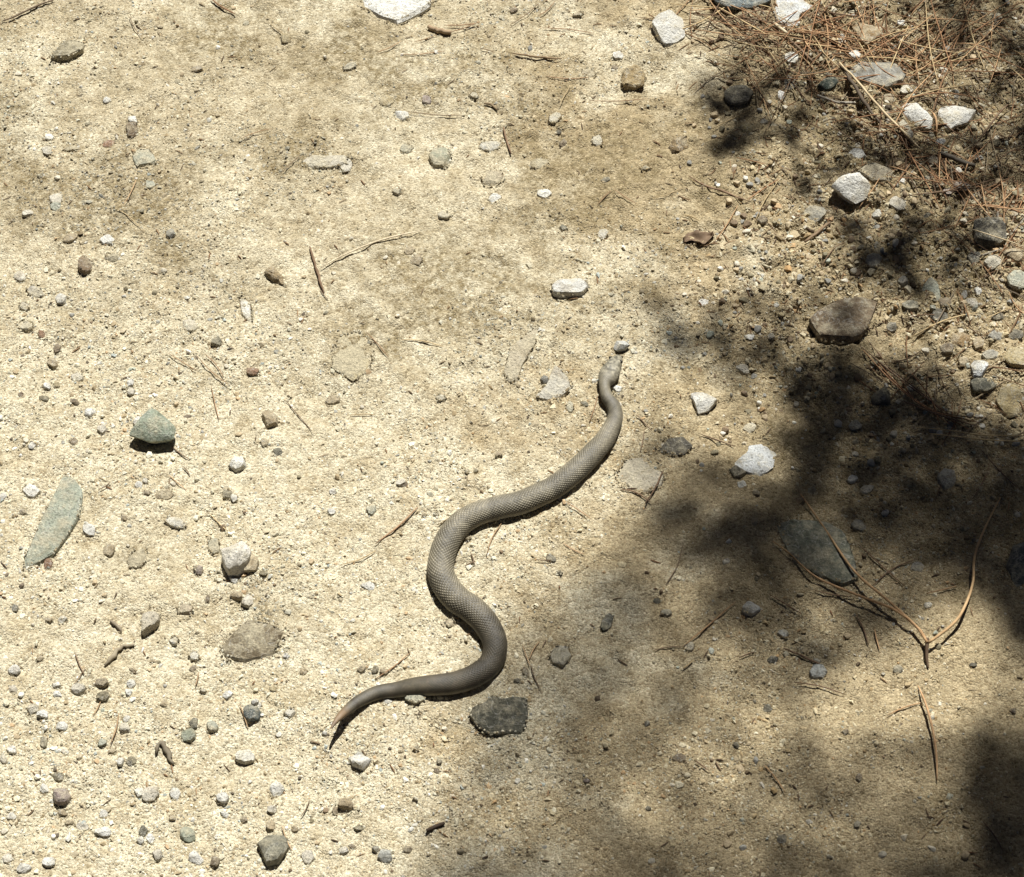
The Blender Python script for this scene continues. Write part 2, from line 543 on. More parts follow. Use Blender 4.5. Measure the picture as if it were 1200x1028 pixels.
# ------------------------------------------------------------------ the snake
def build_snake():
    root = bpy.data.objects.new('snake', None)
    COL.objects.link(root)
    q = SPATH[len(SPATH) // 2]
    root.location = (q[0], q[1], g1(q[0], q[1]))
    root.empty_display_size = 0.05
    tag(root, 'grey-brown snake with keeled scales winding in an S across the sand', 'snake')
    n = len(SPATH)
    P = SPATH[:, :2]; lift = SPATH[:, 2]; R = np.maximum(SPATH[:, 3], 0.0006)
    gz = G(P[:, 0], P[:, 1])
    ker = np.ones(41) / 41
    gz = np.convolve(np.pad(gz, 20, mode='edge'), ker, 'valid')
    T = np.gradient(np.column_stack([P, lift]), axis=0)
    T /= np.linalg.norm(T, axis=1)[:, None]
    side = np.column_stack([T[:, 1], -T[:, 0], np.zeros(n)])
    side /= np.linalg.norm(side, axis=1)[:, None]
    up = np.cross(side, T)
    seg = np.r_[0, np.linalg.norm(np.diff(P, axis=0), axis=1)]
    s = np.cumsum(seg)
    L = s[-1]
    bidx = np.cumsum(seg / (0.142 * np.maximum(R, 0.003)))
    NR = 48
    K = NR * 3
    th = np.arange(K) / K * 2 * math.pi            # 0 = right side, pi/2 = back
    hs = np.interp(s, [0, 0.012, 0.028, 0.05, 0.12, L], [0.66, 0.66, 0.62, 0.86, 0.84, 0.86])   # height / width
    c, si = np.cos(th), np.sin(th)
    e = 0.86
    cx = np.sign(c) * np.abs(c) ** e
    cy = np.where(si > 0, np.abs(si) ** 0.95, -0.72 * np.abs(si) ** 0.7)
    a = th / (2 * math.pi) * NR
    A, B = np.meshgrid(a, bidx)
    # rhombic lattice: centres where i + j is even
    i0 = np.round(A); j0 = np.round(B)
    odd = (i0 + j0) % 2 != 0
    da, db = A - i0, B - j0
    sw = np.abs(da) >= np.abs(db)
    i1 = np.where(odd & sw, i0 + np.sign(da + 1e-9), i0); j1 = np.where(odd & ~sw, j0 + np.sign(db + 1e-9), j0)
    da, db = A - i1, B - j1
    d = np.abs(da) + np.abs(db)
    hgt = np.clip(1 - d, 0, 1) ** 0.55 + 0.40 * np.exp(-(da / 0.16) ** 2) * np.clip(1 - d, 0, 1) ** 0.3 + 0.22 * db
    headm = np.interp(s, [0, 0.022, 0.034], [0.35, 0.45, 1.0])[:, None]      # the head carries small smooth scales
    belly = np.where(si < -0.35, 0.15, 1.0)[None, :]
    amp = 0.062 * np.maximum(R, 0.002)[:, None] * headm * belly
    rr = R[:, None] + amp * (hgt - 0.6)
    z0 = gz + lift + R * hs * 0.70
    ctr = np.column_stack([P, z0])
    # head shaping: brow ridges and a dip along the crown, swollen jaw corners
    hd = np.exp(-((s - 0.017) / 0.010) ** 2)[:, None]
    crown = -0.06 * hd * np.exp(-((th[None, :] - math.pi / 2) / 0.35) ** 2) * R[:, None]
    brow = 0.10 * np.exp(-((s - 0.012) / 0.006) ** 2)[:, None] * (np.exp(-((th[None, :] - 0.9) / 0.25) ** 2) + np.exp(-((th[None, :] - (math.pi - 0.9)) / 0.25) ** 2)) * R[:, None]
    rr = rr + crown + brow
    V = ctr[:, None, :] + side[:, None, :] * (cx[None, :] * rr)[..., None] + up[:, None, :] * (cy[None, :] * rr * hs[:, None])[..., None]
    idx = np.arange(n * K).reshape(n, K)
    nx = np.roll(idx, -1, 1)
    F = np.stack([idx[:-1].ravel(), idx[1:].ravel(), nx[1:].ravel(), nx[:-1].ravel()], 1)
    # colours: grey-brown scales, darker skin between, paler head and flanks, rusty tail tip
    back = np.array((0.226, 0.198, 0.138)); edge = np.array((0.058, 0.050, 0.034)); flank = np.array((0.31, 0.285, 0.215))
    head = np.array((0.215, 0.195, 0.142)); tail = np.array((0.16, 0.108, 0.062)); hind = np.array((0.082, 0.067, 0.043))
    rear = (smooth(0.50 * L, 0.74 * L, s) * (1 - 0.45 * smooth(0.86 * L, 0.97 * L, s)))[:, None, None]  # hind half coloured darker for the partial tree shade it lies in
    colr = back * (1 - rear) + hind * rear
    colr = colr * (1 - 0.16 * np.exp(-((th - math.pi / 2) / 0.45) ** 2))[None, :, None]
    rowv = vnoise(i1 * 0.9 + 3.3, j1 * 0.9, 97)[..., None]
    colr = colr * (1 + 0.55 * rowv)
    fl = smooth(0.45, -0.30, si)[None, :, None]
    colr = colr * (1 - fl) + flank * fl
    ef = (smooth(0.60, 0.95, d) * np.minimum(headm, 1))[..., None]
    colr = colr * (1 - ef) + edge * ef
    hf = (1 - smooth(0.020, 0.055, s))[:, None, None]
    colr = colr * (1 - hf) + head * hf
    tf = smooth(L - 0.032, L - 0.018, s)[:, None, None]
    colr = colr * (1 - tf) + tail * tf
    band = np.exp(-((s - (L - 0.036)) / 0.0022) ** 2)[:, None, None]
    colr = colr * (1 - 0.7 * band) + np.array((0.06, 0.045, 0.03)) * 0.7 * band
    stripe = (np.exp(-((s - 0.013) / 0.007) ** 2)[:, None] * np.exp(-((np.abs(th - math.pi / 2)[None, :] - 1.05) / 0.18) ** 2))[..., None]
    colr = colr * (1 - 0.4 * stripe) + edge * 0.4 * stripe
    pn = fbm(V[..., 0] * 420, V[..., 1] * 420, 91, 3)[..., None]
    hb = (1 - smooth(0.024, 0.05, s))[:, None, None]
    colr = colr * (1 + hb * np.clip(pn * 1.5, -0.45, 0.35))
    pn2 = fbm(V[..., 0] * 60, V[..., 1] * 60, 95, 3)[..., None]
    colr = colr * (1 + 0.5 * pn2)
    off = np.array(root.location[:])
    V2 = V.reshape(-1, 3) - off
    # caps
    tipf = np.append(V2, [ctr[0] - T[0] * 0.0012 - off, ctr[-1] + T[-1] * 0.001 - off], 0)
    i_s, i_e = n * K, n * K + 1
    capf = [(i_s, idx[0, k], nx[0, k], nx[0, k]) for k in range(K)]
    me = bpy.data.meshes.new('body')
    faces = [tuple(f) for f in F.tolist()] + [(i_s, int(idx[0, k]), int(nx[0, k])) for k in range(K)] + [(i_e, int(nx[-1, k]), int(idx[-1, k])) for k in range(K)]
    me.from_pydata(tipf.tolist(), [], faces)
    me.polygons.foreach_set('use_smooth', np.ones(len(me.polygons), dtype=bool))
    me.materials.append(M_SKIN)
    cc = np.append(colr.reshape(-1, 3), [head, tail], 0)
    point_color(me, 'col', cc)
    me.update()
    link('body', me, root)
    k = int(np.searchsorted(s, 0.0105))
    for sg in (1, -1):
        bm = bmesh.new()
        bmesh.ops.create_uvsphere(bm, u_segments=12, v_segments=8, radius=0.0021)
        em = bpy.data.meshes.new('eye')
        bm.to_mesh(em); bm.free()
        em.polygons.foreach_set('use_smooth', np.ones(len(em.polygons), dtype=bool))
        em.materials.append(M_EYE)
        pos = ctr[k] + side[k] * sg * R[k] * 0.86 + up[k] * R[k] * hs[k] * 0.56
        link('eye', em, root, Vector(pos - off))
    return root


build_snake()

# ------------------------------------------------------------------ wording: where a small thing lies, by something one can find
LM = [('ochre wedge stone', 1013, 47), ('long pale stick', 1030, 136), ('blackish jagged rock', 1155, 280), ('blue-white stone at the top edge', 930, 20), ('blue-green stone at the top edge', 868, 6), ('large grey stone', 1030, 90), ('thick blackish stick', 1120, 196), ('dark oval pebble', 866, 114), ('top right corner', 1200, 0), ('green triangular stone', 180, 497), ('long green slate', 62, 610), ('white-topped angular stone', 278, 650),
      ('buried brown stone', 297, 745), ('round olive stone at the lower edge', 319, 992), ("snake's tail tip", 392, 848),
      ("snake's head", 715, 435), ("snake's left bend", 517, 660), ("snake's lower bend", 578, 757),
      ('dark slate beside the snake', 585, 841), ('brown slab by the shadow', 988, 382), ('grey slate slab in the shade', 958, 647),
      ('blue-white quartz stone', 887, 537), ('big white stone in the litter', 996, 228), ('pair of white stones', 1096, 144),
      ('white slab at the top edge', 466, 10), ('white boulder at the top', 782, 38), ('white stone above the snake', 668, 340),
      ('dark leaf-shaped stone', 80, 58), ('forked pine needles', 1085, 760), ('dark brown lump', 100, 310),
      ('long straw-coloured needle', 432, 291), ('elongated pale flat stone', 607, 417), ('mauve pebble', 70, 930),
      ('dark-topped chip', 293, 828), ('grey-blue stone', 516, 183), ('short thick twig', 515, 35), ('white pebble on grey pebble', 1148, 438),
      ('curled brown leaf', 818, 283), ('pale flat stone at the upper left', 384, 190), ('pale green flat stone', 170, 186)]


def where(px, py, skip=None, second=0):
    L = sorted(((px - x) ** 2 + ((py - y) * 1.1) ** 2, nm, x, y) for nm, x, y in LM if nm != skip)
    _, nm, x, y = L[second]
    dx, dy = px - x, py - y
    d = math.hypot(dx, dy)
    ax, ay = abs(dx), abs(dy)
    h = 'left' if dx < 0 else 'right'
    v = 'above' if dy < 0 else 'below'
    if ax > 2.2 * ay:
        w = h + ' of'
    elif ay > 2.2 * ax:
        w = v
    else:
        w = v + ' and ' + h + ' of'
    q = 'just ' if d < 45 else ('far ' if d > 130 else '')
    return q + w + ' the ' + nm


USED = {}


def unique(desc, px, py):
    for k in range(6):
        t = f'{desc} {where(px, py, second=k)}'
        if t not in USED:
            break
    USED[t] = 1
    return t


# ------------------------------------------------------------------ stones
def sharpen(me, ang=0.40):
    bm = bmesh.new(); bm.from_mesh(me)
    bmesh.ops.recalc_face_normals(bm, faces=bm.faces)
    for e in bm.edges:
        if len(e.link_faces) == 2 and e.calc_face_angle(0) > ang:
            e.smooth = False
    for f in bm.faces:
        f.smooth = True
    bm.to_mesh(me); bm.free()


PROFILES = {
    'slab': [(0.90, -0.9), (1.0, -0.1), (1.0, 0.45), (0.97, 0.82), (0.90, 0.98), (0.68, 1.0), (0.36, 1.0)],
    'flush': [(0.92, -1.5), (1.0, -0.6), (1.0, 0.2), (0.93, 0.62), (0.80, 0.86), (0.55, 0.96), (0.28, 1.0)],
    'lump': [(0.84, -0.6), (0.95, -0.2), (1.0, 0.18), (0.99, 0.50), (0.90, 0.80), (0.66, 0.96), (0.32, 1.0)],
    'block': [(0.88, -0.5), (0.97, -0.1), (1.0, 0.30), (0.99, 0.68), (0.92, 0.92), (0.66, 1.0), (0.32, 1.02)],
    'prop': [(0.55, -0.25), (0.68, 0.05), (0.97, 0.42), (1.0, 0.55), (0.90, 0.70), (0.62, 0.88), (0.28, 1.0)],
    'roof': [(0.85, -0.35), (1.0, 0.02), (0.99, 0.18), (0.86, 0.42), (0.60, 0.72), (0.34, 0.92), (0.15, 1.0)],
}


def stone_mesh(outline, h, prof, seed, facets=5, rough=0.06, peak=(0, 0), tilt=(0, 0), n=34):
    """outline: closed list of (x, y) about the stone's centre, metres; h: height above the ground"""
    rnd = random.Random(seed)
    O = np.array(outline, float)
    C = np.vstack([O, O[:1]])
    L = np.r_[0, np.cumsum(np.linalg.norm(np.diff(C, axis=0), axis=1))]
    t = np.arange(n) / n * L[-1]
    ring = np.column_stack([np.interp(t, L, C[:, 0]), np.interp(t, L, C[:, 1])])
    ring = 0.94 * ring + 0.03 * (np.roll(ring, 1, 0) + np.roll(ring, -1, 0))
    size = float(np.sqrt(np.mean(np.sum(ring ** 2, 1))))
    V = []
    pk = np.array(peak)
    for k, (sc, zz) in enumerate(PROFILES[prof]):
        f = np.clip((zz) / 1.0, 0, 1)
        r = ring * sc + pk * f ** 1.2 * (1 - sc * 0.6)
        z = np.full(n, zz * h)
        V.append(np.column_stack([r, z]))
    V = np.vstack(V)
    V = np.vstack([V, [pk[0], pk[1], h * 1.0]])
    # fractured faces: flatten against random planes
    for _ in range(facets):
        nz = rnd.choice((rnd.uniform(0.0, 0.35), rnd.uniform(0.72, 0.97), rnd.uniform(0.72, 0.97))); az = rnd.uniform(0, 2 * math.pi)
        q = math.sqrt(1 - nz * nz)
        N = np.array((math.cos(az) * q, math.sin(az) * q, nz))
        S = V / np.array((size, size, h)) @ N
        lim = np.max(S) * rnd.uniform(0.66, 0.90)
        ex = np.clip(S - lim, 0, None)
        V = V - ex[:, None] * N[None] * np.array((size, size, h)) * 0.9
    o = rnd.uniform(0, 50)
    for i in range(len(V)):
        v = Vector(V[i]) * (1.6 / size) + Vector((o, o * 0.7, -o))
        w = mnoise.noise_vector(v) * 0.6 + mnoise.noise_vector(v * 2.6) * 0.35 + mnoise.noise_vector(v * 6.0) * 0.18
        V[i] += np.array((w.x * size, w.y * size, w.z * min(h, size) * 1.2)) * rough
    V[:, 2] += V[:, 0] * tilt[0] + V[:, 1] * tilt[1]
    R = len(PROFILES[prof])
    faces = []
    for k in range(R - 1):
        for i in range(n):
            j = (i + 1) % n
            faces.append((k * n + i, k * n + j, (k + 1) * n + j, (k + 1) * n + i))
    top = R * n
    for i in range(n):
        faces.append(((R - 1) * n + i, (R - 1) * n + (i + 1) % n, top))
    me = bpy.data.meshes.new('stone')
    me.from_pydata(V.tolist(), [], faces)
    me.materials.append(M_STONE)
    sharpen(me)
    return me


COLS = dict(white=(.79, .775, .71), pale=(.66, .615, .51), teal=(.30, .345, .265), palegreen=(.40, .42, .34), slate=(.135, .132, .10), tan=(.44, .35, .22),
            brown=(.20, .145, .09), dark=(.085, .078, .062), ochre=(.30, .20, .095), pink=(.42, .30, .24), greyblue=(.44, .45, .42), olive=(.22, .19, .12),
            grey=(.28, .27, .235), yellow=(.40, .32, .17), mauve=(.30, .235, .22), rust=(.27, .13, .07), bluewhite=(.76, .78, .77))
CNAME = dict(white='white', pale='pale', teal='blue-green', palegreen='pale green', slate='dark slate', tan='tan', brown='brown', dark='blackish', ochre='ochre',
             pink='pinkish', greyblue='grey-blue', olive='olive', grey='grey', yellow='yellowish', mauve='mauve', rust='rust-brown', bluewhite='bluish white')
STONES = []
OUTL = []


def stone(outline, h, col, prof='block', label=None, name='stone', facets=5, rough=0.06, peak=(0, 0), tilt=(0, 0), sink=0.0, cat='stone', group=None, dust=None):
    """outline in photograph pixels, h in millimetres"""
    if dust is None:
        dust = 0.5 if prof == 'flush' else (0.35 if prof == 'slab' else 0.12)
    if prof in ('block', 'lump'):
        h *= 0.66; facets += 3; rough *= 1.4
    h *= 1e-3
    O = [W(x, y, h * 0.45) for x, y in outline]
    cx = sum(p.x for p in O) / len(O); cy = sum(p.y for p in O) / len(O)
    rel = [(p.x - cx, p.y - cy) for p in O]
    area = sum(rel[i][0] * rel[(i + 1) % len(rel)][1] - rel[(i + 1) % len(rel)][0] * rel[i][1] for i in range(len(rel)))
    if area < 0:
        rel = rel[::-1]
    seed = int(outline[0][0] * 31 + outline[0][1] * 7)
    pk = (peak[0] * PXM, -peak[1] * PXM)
    me = stone_mesh(rel, h, prof, seed, facets, rough, pk, tilt)
    base = COLS[col] if isinstance(col, str) else col
    rr = random.Random(seed + 1)
    k = rr.uniform(0.9, 1.1)
    o = link(name, me, None, (cx, cy, g1(cx, cy) - sink * 1e-3), [c * k for c in base], dust)
    px = sum(p[0] for p in outline) / len(outline); py = sum(p[1] for p in outline) / len(outline)
    tag(o, label or unique(f'{CNAME.get(col, "")} {name}', px, py), cat, group)
    STONES.append((cx, cy, max(math.hypot(*r) for r in rel)))
    OUTL.append((cx, cy, rel, h, prof))
    return o


def blob(px, py, w, h, seed, ang=None):
    r = random.Random(seed)
    a0 = r.uniform(-0.4, 0.4) if ang is None else ang
    k = r.randint(6, 9)
    ph = r.uniform(0, 6.28)
    out = []
    for i in range(k):
        a = ph + (i + r.uniform(-0.25, 0.25)) / k * 2 * math.pi
        q = r.uniform(0.86, 1.12)
        x = math.cos(a) * w / 2 * q; y = math.sin(a) * h / 2 * q
        out.append((px + x * math.cos(a0) - y * math.sin(a0), py + x * math.sin(a0) + y * math.cos(a0)))
    return out


# --- the stones one can point at, traced one by one
stone([(58, 71), (72, 53), (82, 46), (100, 48), (97, 60), (80, 68)], 9, 'olive', 'slab', 'dark leaf-shaped stone with greenish rim near the top left corner', facets=3)
stone([(155, 184), (163, 175), (175, 176), (187, 190), (178, 197), (160, 197)], 4, 'palegreen', 'flush', 'pale green flat stone flush with the sand at the upper left')
stone([(92, 308), (97, 298), (110, 304), (106, 318), (100, 322), (91, 322)], 15, 'brown', 'block', 'dark brown upright lump casting a black shadow at the left')
stone([(354, 190), (362, 183), (392, 183), (410, 182), (408, 193), (385, 198), (360, 197)], 4, 'pale', 'flush', 'long pale flat stone half buried at the upper left')
stone([(423, 8), (427, -12), (505, -12), (505, 4), (495, 12), (480, 20), (465, 26), (447, 20)], 10, 'white', 'flush', 'broad white slab cut by the top edge of the picture', facets=2, rough=0.03, dust=0.0)
stone([(762, 32), (768, 22), (785, 17), (800, 25), (803, 45), (795, 52), (783, 56), (770, 48)], 20, 'white', 'block', 'blocky white boulder near the top beside the needle litter', facets=7)
stone([(646, 338), (655, 330), (688, 329), (690, 338), (682, 348), (660, 351), (648, 347)], 8, 'white', 'slab', 'flat white stone on open sand above the snake', facets=3, dust=0.0)
stone([(833, -10), (905, -10), (902, 9), (880, 18), (850, 16), (836, 10)], 14, (.20, .235, .235), 'block', 'blue-green speckled stone cut by the top edge', facets=4)
stone([(912, -6), (935, -4), (955, 8), (950, 18), (935, 24), (937, 38), (922, 43), (905, 37), (904, 20)], 18, 'bluewhite', 'block', 'blue and white angular stone among needles at the top edge', facets=7)
stone([(995, 34), (1014, 36), (1031, 39), (1033, 48), (1013, 62), (1005, 52)], 9, 'ochre', 'slab', 'ochre wedge-shaped stone under needles at the top right', facets=3)
stone([(985, 88), (1008, 75), (1048, 75), (1062, 90), (1057, 102), (1036, 108), (1005, 97)], 20, 'grey', 'block', 'large grey stone in the needle litter at the top right', facets=6)
stone([(848, 112), (856, 104), (874, 104), (883, 112), (876, 123), (858, 126), (850, 120)], 12, (.21, .19, .145), 'lump', 'smooth dark oval pebble in the upper shadow patch', facets=2)
stone([(862, 152), (875, 146), (892, 149), (894, 158), (878, 163), (866, 160)], 8, 'yellow', 'lump', 'yellowish knobbly stone in the upper shadow patch')
stone([(955, 106), (965, 98), (978, 97), (984, 102), (972, 110), (960, 112)], 9, (.06, .075, .06), 'lump', 'dark green oblong pebble below the needle litter')
stone([(1045, 139), (1058, 126), (1072, 130), (1092, 149), (1090, 158), (1072, 155), (1056, 146)], 17, 'white', 'block', 'white wedge stone, left of the pair in the litter', facets=6)
stone([(1097, 136), (1104, 129), (1130, 131), (1147, 142), (1140, 150), (1120, 155), (1108, 160), (1100, 150)], 16, 'white', 'block', 'white rounded stone, right of the pair in the litter', facets=5)
stone([(1046, 152), (1056, 150), (1068, 168), (1066, 175), (1056, 166)], 7, 'pale', 'slab', 'narrow pale chip beneath the white wedge stone')
stone([(971, 226), (977, 215), (991, 212), (1006, 212), (1018, 225), (1016, 239), (1004, 245), (985, 236)], 22, 'white', 'prop', 'big white stone with dark shaded base in the litter', facets=4)
stone([(990, 187), (998, 180), (1010, 182), (1016, 190), (1004, 194)], 10, 'white', 'lump', 'small white chip above the big white stone')
stone([(1000, 203), (1020, 196), (1046, 206), (1042, 218), (1022, 217)], 9, (.17, .14, .10), 'slab', 'flat dark brown stone beside the big white stone')
stone([(938, 252), (948, 244), (966, 247), (970, 258), (955, 264), (942, 262)], 9, 'grey', 'slab', 'grey flat stone below left of the big white stone')
stone([(1133, 278), (1140, 264), (1160, 262), (1175, 272), (1178, 290), (1160, 300), (1140, 294)], 22, 'dark', 'block', 'blackish jagged rock at the right edge of the litter', facets=6)
stone([(1130, 306), (1138, 298), (1148, 300), (1146, 312), (1136, 318)], 12, 'dark', 'block', 'small blackish rock below the jagged black rock')
stone([(1150, 316), (1157, 308), (1170, 309), (1172, 318), (1160, 324)], 11, 'pale', 'lump', 'pale pebble between black rock and right edge')
stone([(1172, 307), (1180, 300), (1197, 306), (1200, 315), (1188, 317)], 12, 'tan', 'block', 'tan angular stone at the right edge below the black rock')
stone([(1176, 334), (1186, 326), (1206, 327), (1208, 342), (1192, 347), (1180, 343)], 10, 'palegreen', 'lump', 'pale green stone touching the right edge')
stone([(1078, 345), (1085, 329), (1092, 328), (1098, 334), (1104, 352), (1102, 357), (1088, 352)], 14, 'palegreen', 'block', 'upright pale greenish stone below the dark shadow blob', facets=6)
stone([(946, 380), (955, 370), (985, 356), (1008, 353), (1031, 360), (1026, 380), (1010, 397), (985, 409), (962, 405)], 9, (.22, .165, .105), 'slab', 'brown flat slab at the upper edge of the deep shade', facets=2, rough=0.03, dust=0.1)
stone([(808, 462), (820, 456), (832, 461), (842, 469), (830, 482), (818, 485), (814, 474)], 12, 'white', 'block', 'bright white stone in the sunlit gap right of the snake', facets=6)
stone([(858, 543), (876, 528), (879, 513), (895, 511), (904, 522), (912, 532), (906, 548), (890, 558), (872, 552)], 14, 'bluewhite', 'block', 'blue-white quartz stone at the shadow edge', facets=7)
stone([(854, 550), (862, 546), (876, 552), (872, 560), (860, 559)], 10, 'dark', 'lump', 'blackish stone tucked under the blue-white quartz stone')
stone([(1136, 430), (1142, 423), (1154, 424), (1159, 434), (1152, 444), (1140, 443)], 14, 'bluewhite', 'lump', 'round white pebble resting above a dark grey pebble')
stone([(1134, 450), (1142, 444), (1160, 444), (1169, 451), (1158, 459), (1142, 459)], 12, 'slate', 'lump', 'dark grey oval pebble under the round white pebble')
stone([(1112, 398), (1120, 391), (1133, 394), (1137, 403), (1126, 411), (1116, 408)], 11, 'ochre', 'lump', 'ochre round pebble in the gravel near the right edge')
stone([(1137, 404), (1144, 398), (1152, 402), (1152, 410), (1142, 413)], 9, 'tan', 'lump', 'tan pebble touching the ochre pebble near the right edge')
stone([(1168, 470), (1174, 450), (1190, 446), (1200, 462), (1194, 486), (1178, 490)], 10, 'yellow', 'lump', 'yellowish earthy lump at the right edge in sunlight')
stone([(1172, 424), (1182, 412), (1204, 414), (1204, 436), (1186, 436)], 9, 'yellow', 'lump', 'yellow-brown lump at the right edge above another')
stone([(909, 616), (930, 608), (968, 612), (990, 625), (1003, 660), (1006, 680), (986, 688), (960, 676), (926, 651)], 9, (.21, .22, .165), 'slab', 'grey slate slab lying in the deep shade', facets=2, rough=0.03, dust=0.1)
stone([(1097, 560), (1106, 551), (1118, 554), (1122, 568), (1112, 578), (1100, 572)], 10, 'grey', 'lump', 'grey rounded stone in the darkest shade')
stone([(1178, 660), (1188, 638), (1206, 634), (1210, 676), (1190, 690)], 14, (.14, .145, .13), 'block', 'dark grey stone cut by the right edge in the shade')
stone([(1020, 462), (1030, 454), (1042, 460), (1044, 474), (1030, 480), (1022, 474)], 11, 'slate', 'lump', 'dark stone in shade left of the reddish needle bundle')
stone([(768, 528), (778, 516), (800, 513), (812, 524), (802, 534), (784, 535)], 4, (.16, .145, .115), 'flush', 'dark flat stone half buried right of the snake', dust=0.15)
stone([(720, 560), (732, 540), (760, 536), (782, 548), (776, 572), (750, 582), (730, 574)], 5, (.56, .50, .38), 'flush', 'broad sandy flat stone half buried right of the snake', facets=3, dust=0.2)
# left half
stone([(150, 509), (163, 492), (177, 478), (186, 482), (207, 501), (203, 515), (176, 518)], 24, 'teal', 'prop', 'green triangular stone propped up with a black shadow', facets=1, peak=(-2, -3), rough=0.03)
stone([(155, 492), (161, 484), (168, 486), (167, 495), (159, 498)], 9, 'white', 'lump', 'white pebble behind the green triangular stone')
stone([(28, 654), (35, 640), (52, 600), (75, 556), (85, 558), (97, 575), (93, 605), (78, 630), (62, 650), (45, 660), (28, 667)], 6, (.40, .43, .34), 'slab', 'long green slate pointing up at the left edge', facets=1, rough=0.02, dust=0.25)
stone([(258, 662), (261, 640), (270, 632), (285, 633), (294, 642), (294, 655), (283, 670), (262, 670)], 36, (.78, .74, .65), 'block', 'white-topped angular stone with shaded tan front', facets=8, rough=0.08)
stone([(290, 650), (298, 648), (304, 658), (300, 670), (286, 670)], 13, 'tan', 'block', 'tan chip leaning on the white-topped angular stone')
stone([(256, 756), (270, 740), (290, 722), (314, 725), (340, 737), (320, 764), (286, 772), (262, 766)], 7, (.21, .165, .10), 'flush', 'brown flat stone half buried, lower left', facets=3, dust=0.3)
stone([(162, 736), (165, 715), (172, 706), (187, 709), (186, 724), (176, 737), (168, 742)], 17, (.60, .54, .42), 'block', 'cream angular stone standing on end, lower left', facets=7)
stone([(300, 986), (312, 973), (335, 975), (338, 990), (325, 1008), (311, 1011)], 20, (.27, .26, .20), 'lump', 'round olive-grey stone at the lower edge', facets=4)
stone([(549, 841), (555, 831), (567, 828), (575, 819), (590, 823), (605, 820), (618, 822), (619, 845), (612, 863), (590, 862), (575, 865), (560, 856)], 7, 'slate', 'slab', 'dark slate with scalloped outline just below the snake', facets=2, rough=0.035, dust=0.1)
stone([(407, 886), (420, 880), (436, 888), (430, 896), (422, 903), (413, 896)], 13, 'white', 'roof', 'white pyramid-shaped chip with V shadow below the tail', facets=5)
stone([(283, 833), (286, 824), (298, 820), (305, 830), (303, 839), (290, 840)], 15, (.12, .14, .135), 'block', 'dark slate chip with paler top, lower left', facets=6)
stone([(293, 820), (298, 815), (304, 819), (301, 824), (295, 824)], 14, 'white', 'lump', 'tiny white chip behind the dark slate chip')
stone([(59, 930), (64, 921), (76, 920), (82, 930), (77, 940), (62, 940)], 17, 'mauve', 'lump', 'mauve rounded pebble at the lower left', facets=3)
stone([(590, 440), (598, 410), (622, 389), (632, 385), (628, 405), (612, 430), (607, 448), (596, 450)], 4, (.55, .48, .35), 'flush', 'elongated pale flat stone flush with sand left of the head', facets=2)
stone([(627, 470), (640, 456), (650, 432), (664, 444), (672, 458), (656, 471), (640, 474)], 6, (.64, .60, .50), 'slab', 'white flat stone on the sand left of the head', facets=3, dust=0.1)
stone([(632, 450), (636, 444), (643, 446), (642, 453), (635, 454)], 9, 'grey', 'lump', 'grey pebble perched on the white flat stone')
stone([(717, 409), (722, 403), (733, 402), (739, 407), (734, 413), (722, 414)], 13, (.62, .62, .58), 'prop', "grey-white pebble in front of the snake's snout", facets=5)
stone([(716, 460), (721, 457), (728, 459), (728, 464), (719, 466)], 5, 'white', 'lump', "white chip beside the snake's neck")
stone([(388, 430), (396, 395), (420, 388), (438, 404), (436, 432), (414, 447)], 1.6, (.52, .42, .21), 'flush', 'broad yellowish flat stone dusted with sand, centre left', facets=2, dust=0.8)
stone([(502, 184), (508, 173), (522, 172), (530, 182), (524, 195), (508, 195)], 6, 'teal', 'flush', 'grey-blue rounded flat stone, top centre')
stone([(563, 207), (572, 198), (588, 200), (592, 210), (580, 218), (568, 216)], 4, (.42, .33, .23), 'flush', 'pinkish tan flat stone, top centre')
stone([(474, 821), (482, 815), (500, 817), (498, 824), (488, 828)], 6, 'palegreen', 'slab', "pale green chip under the snake's tail end")
stone([(449, 822), (454, 819), (461, 821), (458, 826), (451, 826)], 4, 'white', 'lump', 'tiny white chip under the thin tail')
stone([(643, 770), (652, 758), (666, 760), (670, 772), (660, 783), (648, 780)], 4, (.56, .54, .47), 'flush', 'pale flat stone in soft shade right of the lower bend')
stone([(703, 738), (707, 726), (714, 722), (719, 727), (716, 738), (708, 745)], 7, 'slate', 'lump', 'dark seed-shaped pebble in soft shade right of the snake', facets=2)
stone([(869, 714), (875, 707), (888, 708), (891, 716), (882, 722), (872, 720)], 8, 'bluewhite', 'slab', 'bluish white chip in shade below the slate slab')
stone([(948, 788), (953, 779), (964, 779), (970, 787), (964, 797), (952, 797)], 12, 'greyblue', 'lump', 'grey-blue pebble at the shadow edge, lower right')
stone([(898, 773), (904, 768), (913, 770), (910, 777), (901, 777)], 5, 'dark', 'lump', 'blackish oval pebble left of the lower right needles', facets=2)
stone([(728, 92), (732, 80), (746, 78), (757, 86), (755, 98), (742, 104), (731, 100)], 15, (.36, .27, .14), 'lump', 'crumbly yellow-brown clod below the white boulder', rough=0.26, facets=-2)
stone([(784, 172), (790, 162), (804, 160), (806, 172), (798, 179), (788, 178)], 14, (.30, .22, .12), 'lump', 'dark crumbly clod on open sand, top right of centre', rough=0.26, facets=-2)
stone([(310, 320), (318, 312), (330, 322), (334, 334), (322, 330)], 10, (.34, .26, .15), 'lump', 'crumbly tan clod at the upper left', rough=0.2)
stone([(146, 152), (150, 144), (160, 145), (162, 156), (154, 163), (148, 160)], 13, 'brown', 'block', 'brown chip capped by a white pebble, upper left')
